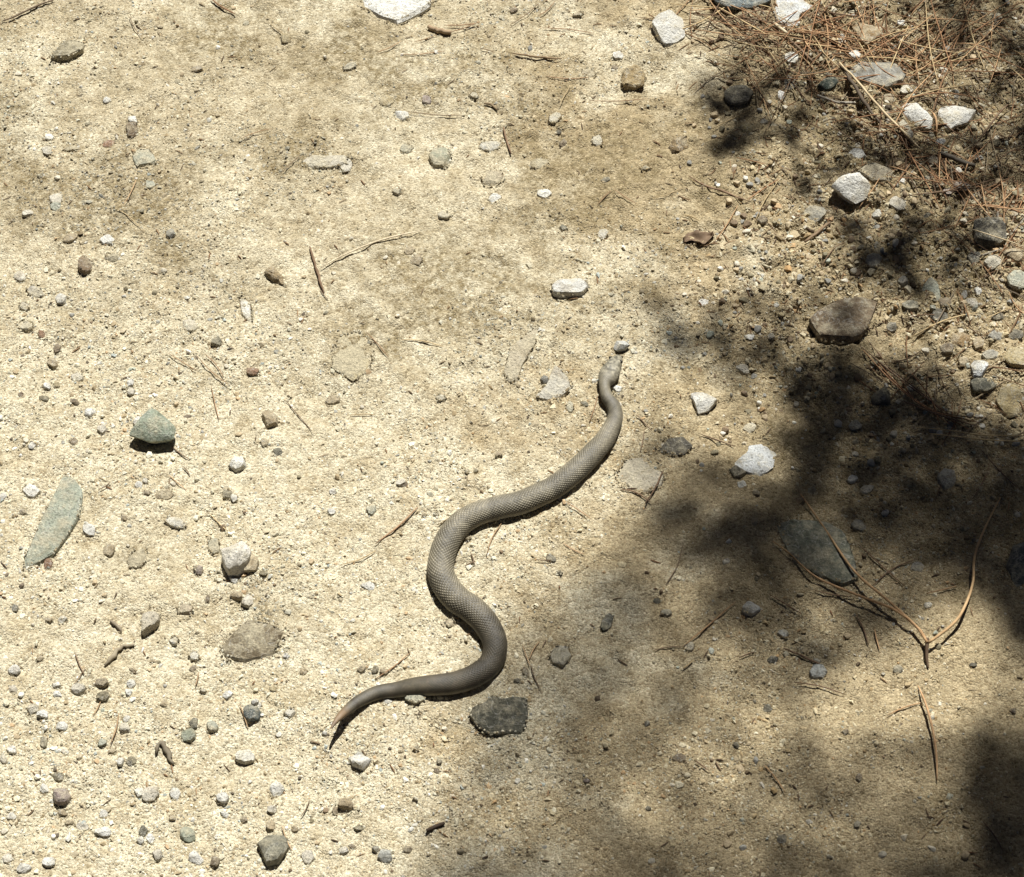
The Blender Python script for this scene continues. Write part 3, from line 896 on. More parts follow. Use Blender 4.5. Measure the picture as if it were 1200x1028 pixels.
stone([(148, 140), (153, 134), (160, 136), (161, 144), (153, 146)], 12, 'white', 'lump', 'white pebble on top of a brown chip, upper left')
stone([(148, 655), (158, 642), (172, 640), (174, 652), (164, 664), (152, 664)], 3, (.33, .27, .16), 'flush', 'olive flat stone flush with the sand, left of centre')

# --- smaller pebbles, one by one: x, y, width, height (pixels), colour, height (mm)
SMALL = """125 282 19 13 white 8|128 170 15 8 rust 5|84 175 20 6 tan 4|201 277 11 14 grey 8|335 47 14 13 yellow 9|125 117 11 7 white 5|57 161 12 8 white 5|55 176 14 12 pale 5
66 235 17 14 pale 6|176 217 15 12 palegreen 5|83 280 20 10 tan 7|33 250 16 9 pale 6|22 322 14 13 pale 7|66 244 15 10 palegreen 6|132 302 20 10 olive 4|232 83 14 10 tan 6
637 227 21 10 white 6|580 231 15 11 white 6|650 137 16 13 white 4|700 163 15 13 bluewhite 4|707 273 14 12 white 4|632 190 24 14 yellow 3|470 133 21 16 white 5|453 118 17 13 yellow 6
475 172 17 12 palegreen 3|410 78 19 9 greyblue 4|488 305 15 13 tan 7|575 170 30 12 white 3|500 117 12 12 mauve 6|724 64 14 10 white 6|720 77 9 8 brown 6|602 9 10 7 brown 6|678 15 14 5 brown 4|655 152 7 6 dark 5|660 166 9 8 brown 7
710 212 11 6 dark 5|660 265 9 7 slate 5|757 198 13 5 dark 4|480 293 14 10 tan 6|405 192 16 20 pale 5|520 252 14 10 pale 4|465 225 12 10 grey 4|690 84 20 12 ochre 4|555 113 12 8 pale 4
927 73 19 13 white 9|1000 72 15 12 white 10|1100 176 13 8 white 6|915 115 10 10 white 8|895 146 11 7 pale 6|923 100 20 16 grey 8|1060 113 16 10 pale 6|1122 117 13 8 pale 6|1033 58 12 8 tan 6|985 52 12 14 pale 7
1055 33 12 8 white 6|1075 88 14 10 yellow 7|1040 118 18 14 tan 7|1090 200 14 10 brown 8|1110 232 14 8 mauve 6|1125 228 24 12 mauve 6|1050 245 22 16 pale 8|1027 255 12 10 white 6|1056 219 8 6 white 5|1183 258 16 8 tan 7
1100 225 10 8 dark 6|1085 258 10 6 dark 6|893 262 13 10 brown 8|1022 311 22 18 grey 8|1145 344 10 10 white 6|1128 349 10 10 white 6|1055 340 14 12 grey 7|1170 372 18 14 dark 9|1100 372 24 16 dark 9|1138 357 18 10 pale 7|1165 398 18 14 grey 8
1107 360 20 12 brown 8|1065 366 20 14 slate 8|1044 388 14 14 dark 7|1110 412 20 12 brown 8|1160 420 22 16 grey 9|1190 398 20 14 dark 9|1130 424 15 12 tan 7|870 430 18 13 pale 6|824 356 13 12 white 5|880 395 12 8 white 6|936 431 9 6 white 5
1000 560 13 11 white 8|1016 573 17 10 pale 6|982 496 12 9 pale 5|1002 500 16 12 grey 6|1002 533 9 7 pale 5|952 573 12 10 olive 6|870 568 13 10 bluewhite 6|886 578 10 8 tan 6|880 500 20 14 pale 4|1037 601 11 9 pale 6|1007 617 20 14 grey 6
1075 665 18 14 grey 5|1192 604 8 8 pale 5|850 662 10 7 pale 5|938 587 12 8 ochre 5|853 638 8 6 white 5|918 742 15 12 bluewhite 4|808 758 12 12 pale 4|900 830 12 10 dark 5|1086 713 12 8 pale 5|1186 836 10 7 brown 6|796 890 18 10 brown 6|948 963 10 6 pale 5|915 985 14 12 dark 5
1052 786 14 12 dark 6|1140 782 10 6 dark 5|990 860 8 8 brown 5|1005 913 10 10 brown 5|863 874 9 8 dark 5|758 850 8 8 dark 5|770 708 10 8 slate 5|780 722 14 10 grey 4|688 918 9 8 mauve 5|759 951 8 6 dark 5|646 659 15 8 dark 5|656 676 8 5 dark 4
435 597 13 13 palegreen 8|470 567 12 11 pale 7|431 685 17 11 white 5|512 604 6 6 brown 4|548 632 8 8 olive 4|584 536 9 6 rust 4|517 468 13 8 white 4|547 555 6 5 dark 4|558 554 6 4 dark 4|685 479 10 6 slate 5|668 482 9 14 palegreen 3
36 574 20 16 white 10|55 660 13 13 rust 9|315 490 22 20 tan 14|278 540 22 19 white 13|191 577 26 15 tan 11|105 482 14 11 white 9|119 500 13 13 pale 8|104 620 18 14 white 9|205 610 27 15 white 4|72 350 16 15 white 9|253 400 14 14 slate 10|222 380 20 16 pale 3
289 360 13 36 white 3|295 433 17 11 rust 7|325 528 13 10 slate 8|66 405 10 13 brown 8|48 391 9 9 rust 7|61 423 15 12 tan 9|52 467 15 8 olive 7|55 452 11 9 white 7|66 450 9 8 yellow 6|266 577 12 12 olive 8|274 583 9 9 white 6|233 667 10 11 mauve 8|250 637 16 22 palegreen 4
38 522 11 9 white 5|390 467 20 13 tan 8|200 608 14 12 tan 6|162 567 9 8 white 6|172 577 10 7 brown 6|145 605 9 9 tan 6|127 645 13 17 tan 9|274 678 11 9 white 8|308 672 10 8 olive 7|388 597 10 9 white 7|27 600 10 8 brown 6|4 583 10 8 white 5|390 575 10 8 white 5|285 355 8 8 pale 4
152 447 9 11 white 7|153 457 12 9 pale 7|87 470 12 8 brown 6|86 515 10 9 brown 6|170 562 8 7 pale 5|230 665 6 6 brown 4|40 340 22 12 white 4|28 357 16 10 pale 4|30 380 20 12 pale 4|90 440 16 10 white 4|310 517 10 12 tan 6|45 645 9 8 pale 5
17 783 18 14 white 10|73 725 13 9 white 7|57 726 11 9 tan 7|90 803 19 15 pale 12|117 796 17 13 brown 11|119 812 17 13 olive 11|14 806 12 10 pale 8|66 811 11 8 white 6|71 848 16 11 white 9|38 828 15 12 pale 9|49 836 16 12 white 10|146 850 14 15 pale 10|50 866 11 16 olive 9|118 868 13 11 palegreen 8
13 876 15 12 white 8|3 888 9 14 pale 8|218 856 20 18 teal 10|227 844 13 12 slate 9|247 847 16 14 palegreen 10|285 881 25 20 white 15|152 888 13 11 olive 9|140 889 9 13 white 9|51 922 11 12 white 8|72 949 12 8 tan 7|174 926 24 18 pale 13|162 924 12 13 white 9|203 924 14 15 white 9|260 931 16 14 white 11
323 921 18 20 white 13|318 946 13 11 pale 9|68 907 15 11 olive 9|120 972 23 13 white 10|167 971 13 13 slate 9|164 982 10 9 white 7|175 979 12 12 white 8|218 973 22 18 teal 11|183 998 13 15 pale 10|228 1001 20 18 white 10|251 1006 15 13 brown 10|360 1001 16 19 pale 12|57 1009 16 12 white 8
28 1017 20 12 white 8|345 968 8 9 tan 6|317 965 14 12 tan 8|262 950 14 8 white 7|285 957 8 8 brown 6|200 955 9 9 tan 6|80 961 12 8 tan 7|148 839 12 9 white 7|66 800 12 8 white 7|130 878 12 6 tan 6|152 797 11 10 white 8|149 808 9 9 white 7|191 822 9 8 tan 6
237 805 9 5 pale 4|265 810 14 11 white 8|355 785 10 7 ochre 6|334 766 9 9 white 7|300 823 12 10 white 5|320 804 10 7 yellow 5|155 783 9 6 ochre 6|225 780 9 9 brown 6|216 712 21 15 pink 4|203 747 14 11 white 4|227 765 14 12 white 4|277 697 15 10 tan 10|290 703 16 16 pale 13|243 700 5 12 brown 5
17 712 10 8 grey 8|46 770 10 7 tan 6|340 833 14 12 white 4|380 857 8 6 white 6|120 950 12 10 white 5|95 965 16 10 pale 5|12 955 14 12 white 5|8 1005 14 10 pale 5|405 941 19 16 tan 12|403 995 14 10 pale 6|412 990 10 6 brown 5|452 1001 21 19 greyblue 12|440 994 11 11 grey 8|488 878 7 8 dark 4|515 894 7 7 olive 4
487 937 6 5 white 4|392 948 8 10 brown 6|420 969 12 7 olive 5|478 995 12 8 brown 6|450 787 12 9 tan 6|440 785 10 10 olive 7|424 784 10 9 tan 6|512 905 8 7 brown 5|528 730 12 10 rust 3|540 1000 10 6 tan 4|616 790 8 12 brown 6|606 800 10 6 dark 5"""
SMALL_LIST = []
for row in SMALL.replace('\n', '|').split('|'):
    a = row.split()
    px, py, w, h, col, hh = float(a[0]), float(a[1]), float(a[2]), float(a[3]), a[4], float(a[5])
    hh = hh if hh <= 4 else hh * 0.88
    seed = int(px * 13 + py * 7)
    big = w * h
    sz = 'large' if big > 330 else ('tiny' if big < 95 else 'small')
    prof = 'flush' if hh <= 4 else random.Random(seed).choice(['lump', 'block', 'lump'])
    word = 'flat stone' if hh <= 4 else 'pebble'
    km = 1.0 if col in ('white', 'pale') else 0.8
    cb = tuple(km * a_ + (1 - km) * b_ for a_, b_ in zip(COLS[col], (.52, .47, .35)))
    stone(blob(px, py, w, h, seed), hh, cb, prof, unique(f'{sz} {CNAME[col]} {word}', px, py), name='pebble', facets=random.Random(seed).randint(2, 6), rough=0.08, cat='pebble', group='pebbles scattered over the sand')

# --- further tiny pebbles, past counting: one mass
def tiny_pebbles(count, corner=False):
    lib = []
    for k in range(10):
        out = [(p[0] * 0.001, -p[1] * 0.001) for p in blob(0, 0, 10, 8, 900 + k)][::-1]
        me = stone_mesh(out, 0.006, 'lump' if k % 2 else 'block', 300 + k, 6, 0.10, n=10)
        lib.append((np.array([v.co[:] for v in me.vertices]), [list(f.vertices) for f in me.polygons]))
        bpy.data.meshes.remove(me)
    rp = random.Random(177 if corner else 77)
    VV, FF, CC, o, placed = [], [], [], 0, 0
    while placed < count:
        px = rp.uniform(-60, 1260); py = rp.uniform(-60, 1085)
        left = px < 480
        p = (0.40 if py > 340 else 0.25) if left else (1.0 if (px > 830 and py < 500 and px > 800 + 0.2 * py) else 0.07)
        if corner:
            px = rp.uniform(790, 1260); py = rp.uniform(-60, 560); left = False
            p = float(rough_zone(px + 60, py - 60)) * (0.3 + 1.2 * float(np.clip(0.5 + 1.6 * fbm(px / 60.0, py / 50.0, 15, 3), 0, 1)))
        if rp.random() > p:
            continue
        q = W(px, py)
        if near_snake(q.x, q.y, 0.009) or any(math.hypot(q.x - a, q.y - b) < r + 0.003 for a, b, r in STONES):
            continue
        s = 0.28 + (0.75 if px > 830 else 0.5) * rp.random() ** 2.2
        V, F = rp.choice(lib)
        a = rp.uniform(0, 6.28)
        V = V * np.array((s * rp.uniform(.85, 1.25), s, s * rp.uniform(.75, 1.1)))
        V = np.column_stack([V[:, 0] * math.cos(a) - V[:, 1] * math.sin(a), V[:, 0] * math.sin(a) + V[:, 1] * math.cos(a), V[:, 2]])
        VV.append(V + np.array((q.x, q.y, g1(q.x, q.y) - 0.0006)))
        FF += [[i + o for i in f] for f in F]
        o += len(V)
        c = rp.choices([(.66, .63, .54), (.56, .51, .40), COLS['tan'], COLS['brown'], COLS['grey'], COLS['palegreen'], COLS['olive']], [3, 7, 7, 3, 2, 1, 2] if left else [1.5, 3, 6, 5, 3, 1, 4])[0]
        k = rp.uniform(.85, 1.15)
        CC += [[x * k for x in c]] * len(V)
        placed += 1
    me = bpy.data.meshes.new('tiny_pebbles')
    me.from_pydata(np.vstack(VV).tolist(), [], FF)
    me.materials.append(M_GRAIN)
    point_color(me, 'col', np.array(CC))
    tag(link('tiny_pebbles', me), 'tiny tan and brown pebbles crowding the littered corner' if corner else 'tiny loose pebbles sprinkled between the larger ones', 'pebbles', kind='stuff')


tiny_pebbles(650)
tiny_pebbles(1100, True)


def rim_grit():
    bv = np.array([(1, 0, 0), (-1, 0, 0), (0, 1, 0), (0, -1, 0), (0, 0, 1), (0, 0, -1)], float)
    bf = np.array([(0, 2, 4), (2, 1, 4), (1, 3, 4), (3, 0, 4), (2, 0, 5), (1, 2, 5), (3, 1, 5), (0, 3, 5)])
    r = np.random.default_rng(19)
    X, Y, Z, S = [], [], [], []
    for cx, cy, rel, h, prof in OUTL:
        P = np.array(rel + rel[:1])
        L = np.linalg.norm(np.diff(P, axis=0), axis=1)
        k = int(L.sum() / (0.0011 if prof in ('flush', 'slab') else 0.0022))
        t = np.sort(r.uniform(0, L.sum(), k))
        c = np.r_[0, np.cumsum(L)]
        x = np.interp(t, c, P[:, 0]); y = np.interp(t, c, P[:, 1])
        clump = 1 + 0.05 * vnoise(x * 300 + cx * 50, y * 300, 5)
        f = 1.0 + r.normal(0.005, 0.045, k)
        keep = vnoise(x * 160 + cx * 90, y * 160 + cy * 90, 7) > -0.12
        f = np.where(prof in ('flush', 'slab'), f, 1.02 + np.abs(f - 1))
        x = (cx + x * f)[keep]; y = (cy + y * f)[keep]
        ff = f[keep]
        s = r.uniform(0.0012, 0.0034, len(x))
        z = G(x, y) + np.where(ff < 1.0, h * 0.85 if prof in ('flush', 'slab') else 0, 0.0004)
        X.append(x); Y.append(y); Z.append(z); S.append(s)
    X, Y, Z, S = map(np.concatenate, (X, Y, Z, S))
    n = len(X)
    V = bv[None] * r.uniform(0.5, 1.3, (n, 6, 1)) * (S * 0.5)[:, None, None]
    a = r.uniform(0, 6.28, n)[:, None]
    V = np.stack([V[..., 0] * np.cos(a) - V[..., 1] * np.sin(a), V[..., 0] * np.sin(a) + V[..., 1] * np.cos(a), V[..., 2]], -1)
    V = V + np.stack([X, Y, Z], 1)[:, None]
    F = (bf[None] + (np.arange(n) * 6)[:, None, None]).reshape(-1, 3)
    me = mesh_np('edge_grit', V.reshape(-1, 3), F, M_GRAIN, False)
    px, py = to_px(X, Y)
    wm = warm_map(px, py)[:, None] * 0.7
    c = np.array([(.58, .53, .385), (.64, .60, .47), (.48, .41, .28), (.40, .33, .21)])[r.integers(0, 4, n)] * r.uniform(.8, 1.15, (n, 1))
    c = c * (1 - wm * (1 - np.array((0.86, 0.76, 0.60))))
    point_color(me, 'col', np.repeat(c, 6, 0))
    tag(link('edge_grit', me), 'loose sand grains heaped against the edges of the stones', 'grit', kind='stuff')


rim_grit()

# ------------------------------------------------------------------ needles and twigs
NC = dict(red=(.32, .18, .095), orange=(.44, .28, .15), straw=(.52, .40, .22), dark=(.19, .125, .078), pale=(.58, .47, .30), grey=(.30, .27, .22))
NCN = dict(red='reddish', orange='orange-brown', straw='straw-coloured', dark='dark brown', pale='pale', grey='greyish')


def tube(P, rad, sides=5):
    """P (n,3), rad (n) -> verts, faces(list)"""
    n = len(P)
    T = np.gradient(P, axis=0); T /= np.linalg.norm(T, axis=1)[:, None] + 1e-12
    ref = np.array((0, 0, 1.0))
    S = np.cross(T, ref); S /= np.linalg.norm(S, axis=1)[:, None] + 1e-9
    U = np.cross(S, T)
    a = np.arange(sides) / sides * 2 * math.pi
    V = P[:, None] + (S[:, None] * np.cos(a)[None, :, None] + U[:, None] * np.sin(a)[None, :, None]) * rad[:, None, None]
    idx = np.arange(n * sides).reshape(n, sides)
    nx = np.roll(idx, -1, 1)
    F = np.stack([idx[:-1].ravel(), nx[:-1].ravel(), nx[1:].ravel(), idx[1:].ravel()], 1).tolist()
    F.append(idx[0][::-1].tolist()); F.append(idx[-1].tolist())
    return V.reshape(-1, 3), F


def strand_points(pts, lift=0.8, n=None, bow=0.0):
    """photograph points -> smooth line lying on the ground; lift in mm (number, or one per point)"""
    if not isinstance(lift, (list, tuple)):
        lift = [lift] * len(pts)
    C = []
    for (px, py), l in zip(pts, lift):
        q = W(px, py, l * 1e-3)
        C.append((q.x, q.y, l * 1e-3))
    if len(C) == 2:
        a, b = np.array(C[0]), np.array(C[1])
        m = (a + b) / 2 + np.array((-(b - a)[1], (b - a)[0], 0)) * bow
        C = [C[0], tuple(m), C[1]]
    if n is None:
        n = max(7, 3 * len(C))
    P = catmull([c + (0,) for c in C], n)[:, :3]
    gz = G(P[:, 0], P[:, 1])
    t = np.linspace(-1, 1, len(P))
    fit = np.polyval(np.polyfit(t, gz, 2), t)                 # a stiff strand bridges the small hollows
    P[:, 2] += fit + 0.5 * max(0.0, float(np.max(gz - fit))) + 0.0006
    return P


def strand(name, pts, width, col, label=None, lift=0.8, cat='pine needle', group=None, taper=0.45, knobs=0.0, bow=None, mat=None, sides=5):
    seed = int(pts[0][0] * 17 + pts[0][1] * 5)
    r = random.Random(seed)
    P = strand_points(pts, lift, bow=r.uniform(-0.06, 0.06) if bow is None else bow)
    n = len(P)
    t = np.linspace(0, 1, n)
    rad = width * (0.74 if name == 'pine_needle' else 0.82) * PXM * 0.5 * (1 - (1 - taper) * np.abs(2 * t - 1) ** 3)
    if knobs:
        rr = np.random.default_rng(seed)
        rad = rad * (1 + knobs * rr.uniform(-1, 1, n))
        P[:, :2] += rr.normal(0, width * PXM * 0.12, (n, 2))
    o0 = P[n // 2].copy()
    V, F = tube(P - o0, rad, sides)
    me = bpy.data.meshes.new(name)
    me.from_pydata(V.tolist(), [], F)
    me.polygons.foreach_set('use_smooth', np.ones(len(me.polygons), dtype=bool))
    me.materials.append(mat or M_NEEDLE)
    c = NC[col] if isinstance(col, str) else col
    kk = r.uniform(.8, 1.2)
    o = link(name, me, None, Vector(o0), [x * kk for x in c])
    mx = sum(p[0] for p in pts) / len(pts); my = sum(p[1] for p in pts) / len(pts)
    tag(o, label or unique(f'{NCN.get(col, "")} {name.replace("_", " ")}', mx, my), cat, group)
    return o


# the fork of three needles, lower right: one thing, three needles and a dark strip for the sheath and its shadow
def forked_needles():
    P0 = W(1085, 760, 0.006)
    root = bpy.data.objects.new('needle_cluster', None)
    COL.objects.link(root)
    root.empty_display_size = 0.02
    root.location = (P0.x, P0.y, g1(P0.x, P0.y))
    off = np.array(root.location[:])
    tag(root, 'fork of three long bent pine needles joined at one base, lower right', 'pine needles')
    specs = [('needle', [(1085, 758), (1076, 742), (1040, 708), (1000, 672), (965, 620), (938, 580)], [7, 9, 12, 9, 5, 3], 3.4, (.46, .29, .15)),
             ('needle', [(1085, 758), (1072, 738), (1046, 717), (1000, 698), (955, 678), (925, 652), (905, 638)], [7, 9, 12, 8, 5, 4, 2], 3.4, (.46, .29, .15)),
             ('needle', [(1086, 758), (1098, 750), (1122, 728), (1138, 690), (1141, 655), (1153, 622), (1172, 584)], [7, 10, 14, 14, 10, 6, 2], 3.4, (.50, .34, .18)),
             ('sheath_shadow', [(1085, 752), (1085, 760), (1085, 774), (1087, 786)], [8, 7, 4, 1], 4.2, (.12, .08, .05))]  # dark strip, mostly standing in for the shadow below the base
    for nm, pts, lift, w, col in specs:
        P = strand_points(pts, lift, n=5 * len(pts))
        t = np.linspace(0, 1, len(P))
        rad = w * PXM * 0.5 * (1 - 0.6 * t ** 3)
        V, F = tube(P - off, rad, 6)
        me = bpy.data.meshes.new(nm)
        me.from_pydata(V.tolist(), [], F)
        me.polygons.foreach_set('use_smooth', np.ones(len(me.polygons), dtype=bool))
        me.materials.append(M_NEEDLE)
        link(nm, me, root, None, NC[col] if isinstance(col, str) else col)


forked_needles()

NG = 'dry pine needles lying about'
strand('pine_needle', [(1075, 806), (1084, 830), (1092, 862), (1096, 890), (1097, 918)], 3.6, 'orange', 'bent orange needle hanging below the forked needles', lift=[2, 6, 7, 5, 1], group=NG)
strand('pine_needle', [(1072, 503), (1110, 507), (1150, 512), (1206, 510)], 2.6, 'straw', 'upper of two pale parallel needles running off the right edge', lift=[3, 5, 6, 5], group=NG)
strand('pine_needle', [(1088, 511), (1120, 515), (1160, 518), (1206, 516)], 2.6, 'straw', 'lower of two pale parallel needles running off the right edge', lift=[2, 4, 5, 5], group=NG)
strand('pine_needle', [(376, 316), (400, 303), (445, 284), (492, 270)], 3.0, (.72, .62, .44), 'long straw-coloured needle at upper left of centre', lift=2, group=NG)
strand('pine_needle', [(1133, 276), (1160, 286), (1206, 299)], 2.2, 'pale', 'pale needle lying across the blackish jagged rock', lift=[18, 24, 14], group=NG)
strand('twig', [(364, 290), (368, 306), (374, 326), (380, 345)], 4.2, 'dark', 'dark stiff twig left of centre pointing down', lift=2, cat='twig', knobs=.15)
strand('twig', [(501, 31), (510, 34), (520, 36), (529, 37)], 8.0, (.33, .24, .15), 'short thick brown twig below the white slab', lift=3.0, cat='twig', taper=.8, knobs=.02, sides=10)
strand('twig', [(601, 62), (620, 65), (640, 67), (658, 68)], 3.6, (.20, .14, .08), 'thin dark twig near the top centre', lift=2, cat='twig', knobs=.15)
strand('twig', [(590, 149), (593, 163), (599, 181)], 3.6, 'dark', 'dark curved twig stub below the top centre', lift=2, cat='twig', taper=.6)
strand('twig', [(567, 122), (575, 123), (583, 129)], 4.5, (.20, .15, .09), 'short bent twig piece, upper centre', lift=2, cat='twig', taper=.6)
strand('twig', [(983, 82), (1003, 104), (1030, 136), (1056, 164), (1078, 188)], 4.0, (.46, .37, .23), 'long pale straight stick slanting through the needle litter', lift=[9, 10, 10, 8, 4], cat='stick', taper=.7, knobs=.04, sides=7)
strand('twig', [(905, 36), (912, 43), (921, 49)], 6.0, (.62, .53, .36), 'short cream broken stick below the blue-white stone', lift=5, cat='stick', taper=.85, sides=7)
strand('twig', [(925, 55), (938, 67), (952, 79)], 4.5, (.16, .11, .07), 'dark half of a broken stick in the litter', lift=4, cat='stick', taper=.7, sides=7)
strand('twig', [(982, 84), (988, 92), (996, 103), (1010, 125), (1030, 152)], 6.0, (.13, .10, .07), 'dark bark strip beside the long pale stick', lift=[6, 7, 7, 6, 3], cat='bark', taper=.4, knobs=.2, sides=7)
strand('twig', [(1098, 190), (1112, 194), (1126, 198), (1141, 202)], 8.0, (.10, .085, .065), 'thick blackish stick at the right in the litter', lift=5, cat='stick', taper=.8, knobs=.1, sides=8)
strand('twig', [(958, 117), (980, 121), (1001, 125)], 5.0, 'grey', 'grey short stick left of the long pale stick', lift=4, cat='stick', taper=.7, knobs=.1)
strand('twig', [(943, 286), (958, 275), (972, 264)], 5.0, (.30, .21, .13), 'brown short stick below the grey flat stone', lift=4, cat='stick', taper=.8, knobs=.1)
strand('pine_needle', [(1137, 186), (1152, 166), (1166, 146), (1181, 125)], 3.4, 'dark', 'dark reddish needle right of the white pair', lift=[3, 7, 9, 8], group=NG)
strand('twig', [(807, 211), (825, 221), (850, 229), (876, 241)], 3.4, 'dark', 'thin dark bark thread on the sunny sand, upper right', lift=2, cat='twig', taper=.35, knobs=.25)
strand('twig', [(500, 976), (510, 972), (521, 967)], 5.0, (.07, .05, .035), 'black short stick on shaded sand near the lower edge', lift=2, cat='stick', taper=.8)
strand('twig', [(121, 777), (130, 767), (142, 756), (156, 752)], 7.0, (.27, .23, .16), 'grey bark fragment lying left of the buried brown stone', lift=1.5, cat='bark', taper=.5, knobs=.25, sides=6)
strand('twig', [(182, 878), (187, 868), (194, 876), (202, 892)], 7.0, (.20, .17, .12), 'bent grey bark fragment at the lower left', lift=2, cat='bark', taper=.5, knobs=.25, sides=6)
strand('twig', [(128, 726), (135, 730), (142, 738)], 5.0, (.25, .21, .15), 'tiny grey bark fragment left of the cream stone', lift=1.5, cat='bark', taper=.4, knobs=.2)
strand('twig', [(2, 24), (18, 17), (36, 8), (66, -4)], 3.6, (.16, .12, .08), 'dark twig in the top left corner', lift=2, cat='twig', knobs=.15)
strand('twig', [(247, -2), (258, 7), (276, 17)], 3.0, (.24, .14, .08), 'brown twig at the top edge left of the white slab', lift=2, cat='twig')
strand('twig', [(756, 595), (766, 578), (777, 555)], 2.6, 'dark', 'dark twig on the broad sandy stone right of the snake', lift=3, cat='twig', knobs=.15)
strand('twig', [(728, 577), (745, 582), (762, 594)], 2.4, 'dark', 'dark twig at the foot of the broad sandy stone', lift=1.5, cat='twig', knobs=.15)
strand('twig', [(918, 760), (938, 768), (962, 779)], 3.4, 'dark', 'dark twig above the grey-blue pebble, lower right', lift=2, cat='twig', knobs=.1)
# the reddish bundle in the shade at the right: each needle on its own
for i, (a, b, c) in enumerate([((1006, 410), (1060, 452), (1128, 499)), ((1010, 416), (1055, 460), (1112, 500)), ((1022, 424), (1070, 470), (1135, 505)),
                               ((1036, 432), (1085, 468), (1120, 502)), ((1050, 440), (1080, 480), (1146, 498)), ((1066, 440), (1090, 470), (1100, 502)), ((1058, 476), (1100, 490), (1146, 503))]):
    strand('pine_needle', [a, b, c], 2.6, 'red' if i % 3 else 'dark', ['topmost dark needle of the loose bundle in shade at the right', 'long reddish needle second from the top in the shaded bundle', 'long reddish needle in the middle of the shaded bundle', 'dark needle in the middle of the shaded bundle', 'reddish needle reaching far right in the shaded bundle', 'short steep reddish needle in the shaded bundle', 'lowest, nearly level dark needle of the shaded bundle'][i], lift=[2, 6, 4], group='needles in the shaded bundle')
# more needles one can point at: x1 y1 x2 y2 width colour
NEED = """330 205 352 183 2 dark|145 243 161 214 2 orange|137 247 165 270 2 straw|152 22 166 45 2 dark|315 30 345 52 2 straw|283 165 318 154 2 orange|520 28 558 26 2.4 red|485 50 512 41 2 orange|635 30 695 37 2 red|598 27 633 0 2 dark|470 65 520 60 2 red|640 88 690 92 2 red|690 118 760 116 2 red
700 240 716 226 2 red|562 55 580 60 2 dark|478 130 545 136 2 dark|442 62 470 50 2 orange|520 38 560 25 2 red|630 15 650 0 2 red|655 125 668 100 2 straw|760 235 800 222 2 straw|720 225 745 240 2 red|200 520 222 537 2.4 rd|214 545 222 555 2.4 rd|230 415 268 448 2 orange|240 413 262 440 2 red|197 412 229 432 2 orange|247 450 256 490 2 red|335 467 366 506 2 dark|198 557 220 575 2 orange|245 600 266 621 2 straw|115 575 130 565 2 dark
400 661 440 645 2.4 straw|440 638 490 597 3.2 red|570 655 588 616 2.4 orange|663 593 692 613 2 red|660 642 684 656 2 red|430 392 456 422 2 red|513 617 545 602 2.4 pale|440 796 480 767 2.4 red|612 757 621 784 2 orange|620 776 632 754 2.4 orange|622 782 634 812 2 dark|636 760 640 752 2.4 dark|552 652 556 664 3 dark|545 664 557 660 3 dark|628 660 646 662 2 dark|750 532 755 506 2.4 rd|745 490 764 508 2.4 dark|765 765 800 760 2 dark|780 690 800 640 2 dark
700 470 690 500 2 red|470 400 520 410 2.4 tan|410 485 440 485 2 straw|375 340 384 352 2 dark|85 800 100 780 2 rd|108 835 118 815 2 orange|128 870 138 832 2.4 orange|228 800 232 785 2.4 orange|290 850 280 822 2 orange|330 966 342 995 2 orange|352 955 362 935 2 rd|88 765 98 788 3 rd
875 240 912 214 2.4 red|836 290 864 245 2 orange|820 262 800 255 2 straw|862 190 896 200 2 red|884 265 912 215 2 straw|835 155 885 128 2 straw|945 250 976 262 2 red|1005 250 1030 215 2 orange|960 320 990 290 2 dark|1003 0 1014 25 2 dark|1135 98 1150 140 2 dark|1140 128 1152 145 2.4 dark|1030 160 1048 205 2.4 dark|1070 160 1148 150 2.4 red|1090 140 1096 165 4 orange|1112 200 1124 215 2 dark
1130 250 1200 260 2.4 red|1150 240 1175 225 2 red|1120 210 1165 240 2 red|1165 255 1195 225 2 orange|1185 205 1150 235 2 dark|1100 200 1130 245 2 red|1105 155 1135 175 2 dark|1180 285 1200 262 2 grey|1165 262 1168 284 2 grey|1135 310 1172 302 2.4 grey|1066 398 1145 370 3 straw|1060 380 1100 372 2.4 dark|1000 60 1060 50 2 red|1150 380 1185 365 2 straw|1180 350 1200 380 2 orange
862 706 800 760 2.4 orange|800 785 812 775 2.4 straw|866 772 884 764 2 dark|1003 722 1017 758 2.6 dark|1024 740 1030 765 2.4 orange|1085 698 1120 690 2 orange|895 898 920 930 2 orange|815 895 830 905 2 dark|845 905 838 895 2 dark|1150 965 1175 1000 2 dark|1020 690 1075 655 2 dark|1005 640 1060 690 2 dark|1150 530 1190 575 2 dark|1160 545 1140 585 2 dark|1095 590 1118 545 2 dark|900 700 940 720 2 dark|955 695 1000 700 2 dark|820 510 860 523 2.4 rd|930 800 990 815 2 dark|1040 840 1080 825 2 orange"""
for row in NEED.replace('\n', '|').split('|'):
    a = row.split()
    x1, y1, x2, y2, w = map(float, a[:5])
    col = {'rd': 'dark', 'tan': 'straw'}.get(a[5], a[5])
    w *= 0.85 if x1 < 800 else 1.0
    strand('pine_needle', [(x1, y1), (x2, y2)], max(w, 1.6), tuple(0.8 * p_ + 0.2 * q_ for p_, q_ in zip(NC[col], (.45, .38, .26))) if x1 < 800 else col, unique(f'{NCN[col]} pine needle', (x1 + x2) / 2, (y1 + y2) / 2), lift=random.Random(int(x1)).uniform(1, 2.6), group=NG)

